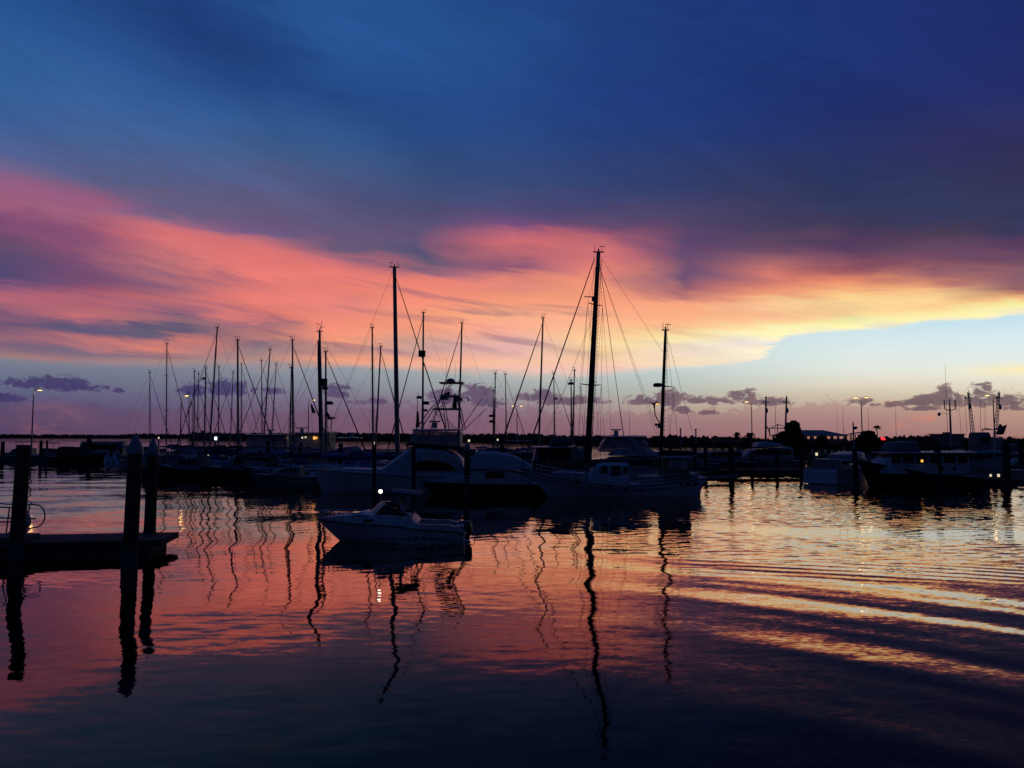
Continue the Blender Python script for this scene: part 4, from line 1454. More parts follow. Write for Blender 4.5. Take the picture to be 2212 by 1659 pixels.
# bent wand on the thick mast
p = on_mast('R', 690.8, 716, 80)
mb = MB()
mb.path([p, p + Vector((-.2, 0, 1.0)), p + Vector((-.2, 0, 1.1))], .03, 5)
a, b = on_mast('R', 691.5, 702, 80), on_mast('R', 682, 698, 80)
mb.tube(a, b, .03, n=5)
mb.build('wind_wand', 'wire', SB['R'])
# running mainsail furled beside that mast
p, q = on_mast('R', 687, 735, 80), on_mast('R', 691, 948, 80)
MB().path([p, p.lerp(q, .2), q], [.05, .09, .1], 6).build('furled_mainsail', 'canvas_black', SB['R'])


# ------------------------------------------------------------------ white ketch, the largest yacht
DK = 60.9
SK = F / DK
KX0, KY0 = 1335.0, HY + CAM_H * SK
kx = lambda px: -(px - KX0) / SK
kz = lambda py: -(py - KY0) / SK
KE = thing('ketch', 'large white two masted ketch with portholes along its hull', 'sailboat', (X(KX0, DK), DK, 0), math.pi, 'sailboats moored in the marina')
KB = 4.1
deck = hull(KE, kx(1518), kx(1141), KB, [(kx(1518), kz(1029)), (kx(1440), kz(1040)), (kx(1338), kz(1045)), (kx(1245), kz(1037)), (kx(1141), kz(1017))], 'hullwhite', tw=.55, bow_ovh=1.55, aft_ovh=.75, draft=.7, n=24)
mb = MB()
mb.path([(kx(1146), 0, kz(1018)), (kx(1124), 0, kz(1012))], [.11, .07], 8)
mb.build('bowsprit', 'teak', KE)
mb = MB()
for s in (-1, 1):
    mb.path([(x, s * (hb * .955 + .02), z - .36) for x, hb, z in deck[1:-1]], .035, 5)
mb.build('cove_stripe', 'navy', KE)
for px, py in ((1244, 1037.7), (1308, 1048), (1343.5, 1052), (1372, 1054), (1461, 1042.5), (1474, 1042), (1490, 1041)):
    x, z = kx(px), kz(py)
    hb = interp([(a, b) for a, b, c in deck], x)
    zd = interp([(a, c) for a, b, c in deck], x)
    hw = hb * .78
    yy = lerp(hw, hb, max(0, min(1, z / zd)) ** 1.05) if z / zd > .6 else lerp(hw, hb, z / zd)
    for s in (-1, 1):
        mb = MB()
        mb.path([(x, s * (yy - .12), z), (x, s * (yy + .05), z)], .13, 12)
        mb.build('porthole', 'glass', KE)
# long low trunk and pilothouse
mb = MB()
zt = 1.05
trunk(mb, [(kx(1190), .35, kz(1026), .3, kz(1020)), (kx(1215), .8, kz(1030), .7, kz(1017)), (kx(1262), 1.15, kz(1038), 1.0, kz(1021)), (kx(1275), 1.2, kz(1040), 1.05, kz(1021))])
mb.build('fore_cabin', 'offwhite', KE)
mb = MB()
trunk(mb, [(kx(1268), 1.2, kz(1041), 1.1, kz(1022)), (kx(1288), 1.35, kz(1042), 1.15, kz(1001)), (kx(1300), 1.4, kz(1042), 1.2, kz(998)), (kx(1352), 1.4, kz(1044), 1.2, kz(999))])
ph = mb.build('pilothouse', 'white', KE)
for (a, b, c_, d_) in ((1291, 1307, 1005, 1020), (1312, 1334, 1004, 1024), (1338, 1349, 1005, 1020)):
    side_panel(ph, [(kx(a + 1), kz(d_)), (kx(b), kz(d_)), (kx(b), kz(c_)), (kx(a + 3), kz(c_))], lambda x, z: lerp(1.40, 1.22, max(0, (z - kz(1042)) / (kz(999) - kz(1042))) ** 1.4) + .005, 'glass')
mb = MB()
trunk(mb, [(kx(1380), 1.25, kz(1043), 1.1, kz(1027)), (kx(1432), 1.3, kz(1041), 1.15, kz(1025)), (kx(1500), 1.0, kz(1034), .85, kz(1021))])
mb.build('aft_cabin', 'offwhite', KE)
mb = MB()
trunk(mb, [(kx(1426), 1.4, kz(1030), 1.3, kz(989)), (kx(1432), 1.45, kz(1030), 1.35, kz(986.5)), (kx(1472), 1.4, kz(1026), 1.3, kz(987)), (kx(1481), 1.35, kz(1025), 1.2, kz(990))])
en = mb.build('cockpit_enclosure', 'canvas_tan', KE)
mb = MB()
mb.loft([[(x, y, kz(986.3) + .04 * math.cos(y)) for y in (-1.45, -.7, 0, .7, 1.45)] + [(x, y, kz(988.5)) for y in (1.45, -1.45)] for x in (kx(1424), kx(1452), kx(1484))])
mb.build('enclosure_top', 'canvas_white', en)
side_panel(en, [(kx(1434), kz(1012)), (kx(1452), kz(1012)), (kx(1452), kz(992)), (kx(1436), kz(992))], lambda x, z: 1.45, 'vinyl', 'curtain')
side_panel(en, [(kx(1455), kz(1012)), (kx(1474), kz(1012)), (kx(1473), kz(992)), (kx(1455), kz(992))], lambda x, z: 1.42, 'vinyl', 'curtain')
# covered sails on the booms
for a, b, z_, rr in ((1274, 1398, 1000, .24), (1428, 1506, 978, .17)):
    m_ = MB()
    m_.tube((kx(a), 0, kz(z_) - .22), (kx(b), 0, kz(z_) - .26), .08)
    bo = m_.build('boom', 'alu', KE)
    c = MB()
    c.loft([[(lerp(kx(a), kx(b), u), rr * .8 * k * math.cos(q), kz(z_) + rr * 1.2 * k * math.sin(q)) for q in [2 * math.pi * e / 10 for e in range(10)]] for u, k in ((.01, .9), (.1, 1.05), (.3, .9), (.6, .8), (.85, .6), (1.0, .35))])
    c.build('sail_cover', 'canvas_black', bo)
rail(KE, deck, 1, 23, .62)
foot, topk = Vector((kx(1266.5), 0, kz(1030))), Vector((kx(1295.5), 0, kz(540)))
m = rig(KE, foot, topk, KB, kx(1124), kx(1516), kz(1012), kz(1026), .19, (), 0, forestay=False, backstay=False, taper=.8)
mb = MB()   # furled mainsail standing along the mast, thicker towards its foot
mb.path([foot.lerp(topk, u) + Vector((.02, 0, 0)) for u in (.06, .12, .16, .163, .5, .93)], [.34, .32, .29, .235, .215, .16], 12)
mb.build('furled_mainsail', 'canvas_black', KE)
mb = MB()   # mast steps up the after side
for k in range(46):
    q = foot.lerp(topk, .17 + .80 * k / 46)
    mb.path([q + Vector((-.17, .02, 0)), q + Vector((-.30, .02, .02)), q + Vector((-.30, .02, .16)), q + Vector((-.17, .02, .2))], .022, 4)
mb.build('mast_step', 'alu', m)
kp = lambda px, py, y=0.0: Vector((kx(px), y, kz(py)))
for (pc, tips, w) in ((foot.lerp(topk, (kz(832) - foot.z) / (topk.z - foot.z)), (831.5, 827), 1.5), (foot.lerp(topk, (kz(657) - foot.z) / (topk.z - foot.z)), (658, 652), 1.05)):
    s = MB()
    s.path([pc + Vector((.62 * w * 1.1, 1.25 * w * .8, 0)), pc, pc + Vector((-.62 * w, -1.25 * w * .8, .12))], [.03, .06, .03], 6)
    s.build('spreader', 'alu', m)
mb = MB()
mb.bx(pc.x + .1, pc.x + .9, -.05, .05, pc.z + .62, pc.z + .68)
mb.tube((pc.x + .2, 0, pc.z + .3), (pc.x + .2, 0, pc.z + .65), .12)
mb.build('steaming_light', 'alu', m)
wr = MB()
T = topk - Vector((0, 0, .15))
lo_tip = [foot.lerp(topk, (kz(832) - foot.z) / (topk.z - foot.z)) + Vector((.62 * 1.65, 1.5, 0)), foot.lerp(topk, (kz(832) - foot.z) / (topk.z - foot.z)) + Vector((-.93, -1.5, .12))]
up_tip = [foot.lerp(topk, (kz(657) - foot.z) / (topk.z - foot.z)) + Vector((.72, 1.05, 0)), foot.lerp(topk, (kz(657) - foot.z) / (topk.z - foot.z)) + Vector((-.65, -1.05, .12))]
for u, l, cp in ((up_tip[0], lo_tip[0], kp(1262, 1038, 1.9)), (up_tip[1], lo_tip[1], kp(1300, 1040, -1.95))):
    wr.tube(T, u, .012, n=4); wr.tube(u, l, .012, n=4); wr.tube(l, cp, .012, n=4)
    wr.tube(u, cp + Vector((.9, 0, 0)), .010, n=4); wr.tube(u, cp + Vector((-1.2, 0, 0)), .010, n=4)
    wr.tube(l, cp + Vector((.6, 0, 0)), .010, n=4); wr.tube(l, cp + Vector((-.6, 0, 0)), .010, n=4)
wr.tube(T, kp(1352, 1000, .4), .022, n=5)
wr.tube(T, kp(1440, 770), .010, n=4)
wr.tube(T - Vector((0, 0, .8)), kp(1424, 950, .6), .012, n=4)
wr.tube(T - Vector((0, 0, .8)), kp(1424, 950, -.6), .010, n=4)
wr.tube(foot.lerp(topk, .74), kp(1150, 1018), .012, n=4)
wr.tube(T + Vector((.3, 0, 0)), foot.lerp(topk, .1) + Vector((.45, .3, 0)), .010, n=4)
wr.build('shroud', 'wire', KE)
j = MB()
a, b = kp(1287, 553), kp(1126, 1012)
j.path([a, a.lerp(b, .03), a.lerp(b, .3), a.lerp(b, .9), b], [.02, .035, .045, .06, .03], 7)
j.build('furled_sail', 'rope', KE)
f2, t2 = Vector((kx(1424.5), 0, kz(1025))), Vector((kx(1440), 0, kz(712)))
m2 = rig(KE, f2, t2, KB * .7, 0, 0, 0, 0, .12, (), 0, forestay=False, backstay=False, wires=False, taper=.85)
mb = MB()
mb.path([f2.lerp(t2, u) + Vector((.01, 0, 0)) for u in (.05, .2, .6, .95)], [.17, .15, .13, .10], 10)
mb.build('furled_mizzen', 'canvas_black', KE)
mb = MB()
for k in range(24):
    q = f2.lerp(t2, .3 + .66 * k / 24)
    mb.path([q + Vector((-.10, .02, 0)), q + Vector((-.2, .02, .02)), q + Vector((-.2, .02, .14)), q + Vector((-.1, .02, .18))], .018, 4)
mb.build('mast_step', 'alu', m2)
s = MB()
pc = f2.lerp(t2, (kz(834.5) - f2.z) / (t2.z - f2.z))
s.path([pc + Vector((.5, 1.3, 0)), pc, pc + Vector((-1.05, -.9, 0))], [.03, .05, .03], 6)
s.build('spreader', 'alu', m2)
wr = MB()
for q in (kp(1478, 1012, -1.4), kp(1440, 1030, 1.5), kp(1462, 1024, 1.5)):
    wr.tube(t2, q, .011, n=4)
wr.tube(t2, kp(1516, 1020), .012, n=4)
wr.tube(pc + Vector((-1.05, -.9, 0)), kp(1445, 1030, -1.6), .010, n=4)
wr.build('mizzen_shroud', 'wire', KE)
mb = MB()
q = kp(1421.5, 832)
mb.path([q + Vector((0, 0, -.14)), q + Vector((0, 0, -.1)), q + Vector((0, 0, .1)), q + Vector((0, 0, .16))], [.25, .36, .36, .22], 12)
mb.tube(q + Vector((-.3, 0, -.12)), kp(1432, 834), .04)
mb.build('radar_dome', 'black', m2)
mb = MB()
mb.path([kp(1414, 872), kp(1414.5, 896), kp(1428, 920)], .045, 6)
mb.path([kp(1408, 872), kp(1414, 872.5), kp(1423, 870)], [.05, .1, .03], 7)
q = kp(1412, 872)
for k in range(3):
    a = 2 * math.pi * k / 3 + .4
    mb.path([q, q + Vector((math.cos(a) * .36, .2 * math.sin(a), math.sin(a) * .36))], [.05, .02], 5)
mb.build('wind_turbine', 'black', m2)
mb = MB()
mb.bx(kx(1430), kx(1415), -.25, .25, kz(920), kz(915))
mb.path([kp(1422, 919), kp(1431, 923)], [.25, .1], 6)
mb.build('mast_platform', 'alu', m2)
mb = MB()
q = kp(1420.5, 873)
mb.bx(q.x - .13, q.x + .15, -.08, .08, q.z - .04, q.z + .05)
mb.build('deck_lamp', 'amber', m2)
mb = MB()
mb.prism([(kx(1500), .7), (kx(1512), .9), (kx(1507), -.5), (kx(1500), -.5)], -.06, .06)
mb.build('rudder', 'white', KE)
mb = MB()
mb.tube(kp(1508, 1054, .4), kp(1506, 1070, .4), .02)
mb.tube(kp(1508, 1054, .1), kp(1506, 1070, .1), .02)
mb.build('stern_ladder', 'steel', KE)


# ------------------------------------------------------------------ sportfishing boat with tuna tower
DF = 66.0
SF = F / DF
FX0, FY0 = 860.0, HY + CAM_H * SF
fx = lambda px: -(px - FX0) / SF
fz = lambda py: -(py - FY0) / SF
SFB = thing('sportfishing_boat', 'pale sportfishing boat with curtained flybridge and tuna tower', 'motor yacht', (X(FX0, DF), DF, 0), math.pi, 'motor boats berthed in the marina')
FB = 4.8
deck = hull(SFB, fx(1072), fx(680), FB, [(fx(1072), fz(1034)), (fx(1000), fz(1032)), (fx(930), fz(1026)), (fx(800), fz(1019)), (fx(680), fz(1013))], 'hullwhite', tw=.85, bow_ovh=.75, aft_ovh=.2, draft=.6, full=2.6, n=22)
mb = MB()
trunk(mb, [(fx(716), .25, fz(1015), .2, fz(1013)), (fx(742), .8, fz(1018), .7, fz(1010)), (fx(806), 1.5, fz(1020), 1.3, fz(1011)), (fx(830), 1.65, fz(1021), 1.45, fz(1010))])
mb.build('foredeck', 'white', SFB)
mb = MB()   # swept deckhouse, its roofline falling aft in a curve
st = []
for px, zt_ in ((826, 1012.5), (842, 1003), (858, 990), (874, 979), (887, 968), (905, 965), (930, 965), (955, 967.5), (975, 973), (992, 983), (1002, 994), (1008, 1008)):
    st.append((fx(px), 2.0, fz(1030), lerp(1.75, 1.95, 0 if px < 900 else (px - 900) / 110), fz(zt_)))
trunk(mb, st)
dh = mb.build('deckhouse', 'white', SFB)
side_panel(dh, [(fx(901), fz(1014)), (fx(990), fz(1014.5)), (fx(985), fz(1007)), (fx(975), fz(1000)), (fx(960), fz(995)), (fx(940), fz(992.5)), (fx(915), fz(993)), (fx(903), fz(998))], lambda x, z: 2.0, 'glass')
mb = MB()
for s in (-1, 1):
    mb.loft([[(fx(886), s * 1.6, fz(z)) for z in (962, 955)], [(fx(1001), s * 1.85, fz(z)) for z in (971, 964)], [(fx(1001), s * 1.8, fz(z)) for z in (971, 964)], [(fx(886), s * 1.55, fz(z)) for z in (962, 955)]], closed=False, caps=False)
mb.bx(fx(1001), fx(886), -1.6, 1.6, fz(966) - .02, fz(966) + .05)
mb.prism([(fx(884), fz(963)), (fx(888), fz(963)), (fx(890), fz(955)), (fx(886), fz(955))], -1.55, 1.55)
mb.build('flybridge_coaming', 'canvas_black', SFB)
mb = MB()
rings = []
for px, z0, z1, hb in ((890, 955, 954, 1.45), (894, 956, 940, 1.5), (898, 956, 930.5, 1.55), (940, 960, 931.5, 1.75), (997, 965, 933, 1.75)):
    rings.append([(fx(px), hb, fz(z0)), (fx(px), hb * .97, fz(z1)), (fx(px), -hb * .97, fz(z1)), (fx(px), -hb, fz(z0))])
mb.loft(rings)
cu = mb.build('flybridge_curtain', 'vinyl', SFB, smooth=False)
for px in (931, 958, 996):
    mb = MB()
    for s in (-1, 1):
        mb.tube((fx(px), s * 1.77, fz(964)), (fx(px), s * 1.75, fz(932)), .05)
    mb.build('curtain_post', 'alu', cu)
mb = MB()
mb.loft([[(fx(px), y, fz(930.5) + dz) for y, dz in ((-1.9, -.02), (-1.9, .05), (-1.2, .13), (0, .16), (1.2, .13), (1.9, .05), (1.9, -.02))] for px in (896, 900, 992, 999)])
mb.build('hardtop', 'white', SFB)
radar_bar(SFB, fx(939.5), 0, fz(925), .95)
tw = MB()
fp = lambda px, py, y=0.0: Vector((fx(px), y, fz(py)))
for s in (-1, 1):
    tw.path([fp(905, 926, 1.6 * s), fp(934, 883, 1.15 * s), fp(949, 866, .85 * s)], .045, 7)
    tw.path([fp(1003, 928, 1.6 * s), fp(995, 886, 1.2 * s), fp(985, 857, .9 * s)], .045, 7)
    tw.path([fp(967, 927, 1.5 * s), fp(961, 884, 1.15 * s), fp(955, 862, .85 * s)], .035, 6)
    tw.path([fp(930, 926, 1.5 * s), fp(944, 883, 1.15 * s), fp(985, 927, 1.4 * s)], .025, 5)
    tw.path([fp(975, 927, 1.4 * s), fp(935, 884, 1.15 * s)], .022, 5)
    tw.path([fp(938, 884, 1.15 * s), fp(996, 884, 1.15 * s)], .06, 6)
    tw.path([fp(952, 856, .9 * s), fp(994, 856, .9 * s)], .05, 6)
    tw.path([fp(975, 857, .9 * s), fp(952, 883, 1.1 * s)], .028, 5)
    tw.path([fp(989, 857, .8 * s), fp(975, 884, 1.1 * s)], .028, 5)
    tw.path([fp(962, 851, .6 * s), fp(976, 828, .7 * s)], .03, 5)
    tw.path([fp(990, 856, .85 * s), fp(996, 828, .8 * s)], .03, 5)
for x_ in (938, 950, 966, 982, 996):
    tw.tube(fp(x_, 884, -1.15), fp(x_, 884, 1.15), .03)
tw.build('tuna_tower', 'alu', SFB)
mb = MB()
mb.bx(fx(996), fx(940), -1.0, 1.0, fz(883) - .03, fz(883))
mb.bx(fx(994), fx(954), -.9, .9, fz(857) - .02, fz(857) + .02)
mb.build('tower_platform', 'alu', SFB, smooth=False)
mb = MB()
mb.prism([(fx(950), fz(864)), (fx(968), fz(863)), (fx(968), fz(854)), (fx(956), fz(852.5))], -.75, .75)
co = mb.build('tower_console', 'white', SFB, smooth=False)
mb = MB()
mb.ball(fp(968.5, 850), .16, n=10, m=7)
mb.ball(fp(962, 851), .12, n=10, m=7)
mb.tube(fp(962, 855), fp(962, 838), .012, n=4)
mb.build('helm_seat', 'black', co)
mb = MB()
mb.loft([[(fx(px), y, fz(827) + .03 * math.cos(y)) for y in (-.95, 0, .95)] + [(fx(px), y, fz(828.5)) for y in (.95, -.95)] for px in (950, 955, 995, 1001)])
tt = mb.build('tower_top', 'black', SFB, smooth=False)
mb = MB()
mb.path([fp(973, 826.5), fp(973, 826), fp(973, 822), fp(973, 818.5), fp(973, 817)], [.34, .38, .37, .25, .04], 16)
mb.build('satellite_dome', 'offwhite', tt)
mb = MB()
mb.path([fp(956, 829, .6), fp(966, 833, .4), fp(972, 835, .3)], .022, 5)
mb.path([fp(1000, 828, .6), fp(997, 836, .8)], .022, 5)
for x_ in (992, 999):
    mb.tube(fp(x_, 827, .5), fp(x_, 822, .5), .015, n=4)
mb.build('tower_bracket', 'alu', tt)
for (a, b, s) in (((1000, 925), (1062, 838), 1.7), ((1003, 925), (1072, 858), -1.7)):
    mb = MB()
    q = fp(*a, s)
    w_ = fp(*b, s * 1.8)
    mb.path([q, q.lerp(w_, .5), w_], [.035, .025, .01], 5)
    mb.path([q.lerp(w_, .35) + Vector((0, 0, .12)), q.lerp(w_, .6)], .01, 4)
    mb.build('outrigger', 'alu', SFB)
whip(SFB, fp(895, 928, -1.3), fp(899, 846, -1.3), .045)
whip(SFB, fp(965, 820, .5), fp(965, 770, .5), .014)
whip(SFB, fp(984, 826, .5), fp(984, 778, .5), .014)
mb = MB()
mb.tube(fp(897, 858, -1.3), fp(904, 858, -1.3), .07)
mb.ball(fp(900, 856, -1.3), .12, n=8, m=6)
mb.bx(fx(908), fx(903), -1.45, -1.15, fz(860), fz(856))
mb.build('wind_sensor', 'black', SFB)
rail(SFB, deck, 12, 22, .45)


def pennant(label, px, py, d, w, h, lean=0.0, waves=3, name='flag', mat='flag'):
    p = W(px, py, d)
    t = MB()
    n, m_ = 8, 10
    vs, fs = [], []
    for i in range(m_ + 1):
        v = i / m_
        for jx in range(n + 1):
            u = jx / n
            ww = w * (lerp(.25, 1, v ** .7))
            vs.append(((u - .5) * ww + lean * v, .06 * math.sin(u * waves * 6.28) * (.3 + v) , -v * h - .05 * math.sin(u * 9)))
    o = len(vs)
    vs += [(x, y + .012, z) for x, y, z in vs]
    for i in range(m_):
        for jx in range(n):
            a = i * (n + 1) + jx
            fs.append((a, a + 1, a + n + 2, a + n + 1))
            fs.append((o + a, o + a + n + 1, o + a + n + 2, o + a + 1))
    t.add(vs, fs)
    ob = t.build(name, mat)
    ob.location = p
    tag(ob, label, 'flag', 'furled flags hanging in the rigging')
    return ob


pennant('limp dark flag hanging inside the tuna tower', 982.5, 850, 65.2, .42, 1.35)
pennant('limp dark pennant beside the mast before the curtained flybridge', 902.5, 888, 66.5, .36, 1.35)
pennant('dark pennant furled on the long stay below the third lamp', 672, 872, 92, .5, 1.1, .35)
pennant('tiny dark pennant out beyond the tuna tower', 1009.5, 856, 80, .16, .5, .12)
pennant('dark burgee blowing beside the wind turbine mast', 706, 888, 85.5, .42, .9, .3)


# ------------------------------------------------------------------ black hulled express cruiser
DE = 63.2
SE = F / DE
EX0, EY0 = 1030.0, HY + CAM_H * SE
ex = lambda px: -(px - EX0) / SE
ez_ = lambda py: -(py - EY0) / SE
EC = thing('express_cruiser', 'black hulled express cruiser with a sloping canvas top', 'motor boat', (X(EX0, DE), DE, 0), math.pi, 'motor boats berthed in the marina')
deck = hull(EC, ex(1182), ex(911), 3.6, [(ex(1182), ez_(1043)), (ex(1060), ez_(1041)), (ex(911), ez_(1038))], 'black', tw=.85, bow_ovh=1.0, aft_ovh=.2, n=18)
mb = MB()
trunk(mb, [(ex(940), .3, ez_(1040), .25, ez_(1036)), (ex(975), .9, ez_(1041), .8, ez_(1031)), (ex(1005), 1.3, ez_(1042), 1.15, ez_(1021)), (ex(1018), 1.4, ez_(1042), 1.25, ez_(1009)), (ex(1090), 1.5, ez_(1043), 1.4, ez_(1012)), (ex(1150), 1.5, ez_(1043), 1.4, ez_(1024))])
cb = mb.build('cabin', 'white', EC)
side_panel(cb, [(ex(1050), ez_(1030)), (ex(1092), ez_(1030)), (ex(1088), ez_(1017)), (ex(1052), ez_(1016))], lambda x, z: 1.47, 'glass')
mb = MB()
trunk(mb, [(ex(1014), 1.35, ez_(1011), 1.2, ez_(1000)), (ex(1022), 1.38, ez_(1011), 1.15, ez_(986)), (ex(1029), 1.4, ez_(1011), 1.1, ez_(974)), (ex(1075), 1.45, ez_(1012), 1.2, ez_(975)), (ex(1118), 1.45, ez_(1014), 1.2, ez_(986)), (ex(1150), 1.4, ez_(1024), 1.2, ez_(1006))])
mb.build('canvas_top', 'canvas_white', EC)
mb = MB()
mb.path([(ex(1013), y, ez_(1001) - .06 * y * y) for y in (-1.3, -.6, 0, .6, 1.3)], .03, 6)
mb.path([(ex(1030), y, ez_(973) - .05 * y * y) for y in (-1.2, -.6, 0, .6, 1.2)], .035, 6)
for y in (-1.25, 1.25):
    mb.tube((ex(1013), y, ez_(1002)), (ex(1030), y, ez_(975)), .03)
mb.build('windscreen_frame', 'steel', EC)
rail(EC, deck, 9, 18, .5)


# ------------------------------------------------------------------ motor boat under way
DM = 35.2
SM = F / DM
MXC = (1200 + 1020 / 2.765) / 1.852
bx_ = lambda zx: (1020 - zx) / 247.3
bz_ = lambda zy: (857 - zy) / 247.3
MBT = thing('cuddy_boat', 'small white cuddy motor boat heading out with outboard and lit white lamp', 'motor boat', (X(MXC, DM), DM, 0), math.pi)
sheer = [(bx_(1835), bz_(738)), (bx_(1700), bz_(722)), (bx_(1280), bz_(690)), (bx_(1150), bz_(664)), (bx_(700), bz_(642)), (bx_(215), bz_(618))]
deck = hull(MBT, bx_(1835), bx_(213), 2.45, sheer, 'hullwhite', tw=.86, bow_ovh=1.0, aft_ovh=.02, draft=.35, flare=.82, full=2.3, n=26)
mb = MB()
for s in (-1, 1):
    mb.path([(x - .30 * max(0, (x - 1.2) / 2.0), s * (lerp(hb * .82, hb, .28) * (1 - .0 * x) + .012), z * .30) for x, hb, z in deck[1:22]], .018, 5)
mb.build('chine_stripe', 'navy', MBT)
mb = MB()   # foredeck and cuddy sides up to the coaming line
st = []
for zx, zt_, f_ in ((225, 612, .9), (400, 581, .9), (600, 560, .88), (740, 531, .86), (860, 545, .88), (1060, 560, .9), (1270, 575, .92), (1330, 640, .94)):
    x = bx_(zx)
    hb = interp([(a, b) for a, b, c in deck], x)
    zd = interp([(a, c) for a, b, c in deck], x)
    st.append((x, hb * .98, zd - .02, hb * f_ * .94, bz_(zt_)))
trunk(mb, st)
cd = mb.build('cuddy', 'white', MBT)
for s in (-1, 1):
    mb = MB()
    rr = []
    for zx, zt_ in ((1328, 645), (1500, 655), (1640, 655), (1780, 682), (1822, 712)):
        x = bx_(zx)
        hb = interp([(a, b) for a, b, c in deck], x)
        zd = interp([(a, c) for a, b, c in deck], x)
        rr.append([(x, s * hb * .98, zd - .02), (x, s * hb * .95, bz_(zt_)), (x, s * hb * .74, bz_(zt_)), (x, s * hb * .72, zd - .02)])
    mb.loft(rr)
    mb.build('cockpit_coaming', 'white', MBT)
box_part(MBT, 'splash_well', 'white', bx_(1825), bx_(1745), -.85, .85, .75, bz_(700))
hbw = lambda zx: interp([(a, b) for a, b, c in deck], bx_(zx))
mb = MB()
for s in (-1, 1):
    x0, x1 = bx_(872), bx_(757)
    yy = hbw(815) * .945
    z0, z1 = bz_(618), bz_(598)
    pts = [(x0, z0 + .04), (x0 + .05, z0), (x1 - .05, z0), (x1, z0 + .04), (x1 - .05, z1), (x0 + .05, z1)]
    mb.loft([[(x, s * (yy - .06), z) for x, z in pts], [(x, s * (yy + .028), z) for x, z in pts]])
mb.build('cabin_port', 'glass', cd)
mb = MB()
mb.path([(bx_(735), hbw(740) * .6, bz_(530)), (bx_(640), hbw(640) * .55, bz_(548)), (bx_(600), hbw(600) * .5, bz_(556))], .022, 5)
mb.path([(bx_(735), -hbw(740) * .6, bz_(530)), (bx_(640), -hbw(640) * .55, bz_(548)), (bx_(600), -hbw(600) * .5, bz_(556))], .022, 5)
mb.bx(bx_(700), bx_(600), -.28, .28, bz_(560), bz_(545))
mb.build('deck_hatch', 'glass', cd)
mb = MB()   # raked windscreen in three panes
wl = [(bx_(795), 0), (bx_(825), .55), (bx_(1010), .95), (bx_(1265), .98)]
for s in (-1, 1):
    base = [(bx_(795), 0, bz_(531)), (bx_(835), s * .55, bz_(542)), (bx_(880), s * .88, bz_(550))]
    topp = [(bx_(905), 0, bz_(438)), (bx_(930), s * .5, bz_(440)), (bx_(985), s * .80, bz_(446))]
    for i in range(2):
        mb.add([base[i], base[i + 1], topp[i + 1], topp[i], *[(x + .02, y, z) for x, y, z in (base[i], base[i + 1], topp[i + 1], topp[i])]], [(0, 1, 2, 3), (7, 6, 5, 4), (0, 4, 5, 1), (3, 2, 6, 7)])
ws = mb.build('windscreen', 'vinyl', MBT, smooth=False)
for s in (-1, 1):
    mb = MB()
    a, b, c_ = (bx_(882), s * .89, bz_(550)), (bx_(985), s * .81, bz_(448)), (bx_(1268), s * .99, bz_(566))
    mb.add([a, b, c_, (a[0], a[1] - .02 * s, a[2]), (b[0], b[1] - .02 * s, b[2]), (c_[0], c_[1] - .02 * s, c_[2])], [(0, 1, 2), (5, 4, 3), (0, 3, 4, 1), (1, 4, 5, 2)])
    mb.build('side_window', 'glass', ws, smooth=False)
mb = MB()
for s in (-1, 1):
    mb.path([(bx_(880), s * .9, bz_(549)), (bx_(985), s * .82, bz_(444)), (bx_(1272), s * 1.0, bz_(567))], .018, 5)
mb.path([(bx_(985), -.82, bz_(445)), (bx_(905), 0, bz_(436)), (bx_(985), .82, bz_(445))], .018, 5)
mb.build('windscreen_frame', 'steel', ws)
mb = MB()   # canopy on a pipe frame
mb.loft([[(bx_(zx), .92 * math.cos(a), z + .10 * math.sin(a)) for a in [math.pi * e / 8 for e in range(9)]] + [(bx_(zx), .85 * math.cos(a), z - .035 - dz + .08 * math.sin(a)) for a in [math.pi - math.pi * e / 8 for e in range(9)]] for zx, z, dz in ((1038, bz_(312), .0), (1060, bz_(314), .05), (1180, bz_(324), .07), (1330, bz_(338), .07), (1350, bz_(350), .02))])
cn = mb.build('canopy', 'canvas_grey', MBT)
mb = MB()
for s in (-1, 1):
    mb.path([(bx_(1060), s * .86, bz_(318)), (bx_(1110), s * .95, bz_(480)), (bx_(1160), s * 1.02, bz_(575))], .02, 6)
    mb.path([(bx_(1320), s * .86, bz_(345)), (bx_(1290), s * .95, bz_(480)), (bx_(1280), s * 1.03, bz_(585))], .02, 6)
    mb.path([(bx_(1320), s * .86, bz_(345)), (bx_(1160), s * 1.0, bz_(560))], .014, 5)
mb.build('canopy_frame', 'black', cn)
mb = MB()
mb.tube((bx_(930), .35, bz_(440)), (bx_(915), .35, bz_(322)), .015)
lp = mb.build('light_staff', 'steel', MBT)
MB().ball((bx_(915), .35, bz_(315)), .085, n=10, m=8).build('lamp', 'bulb', lp)
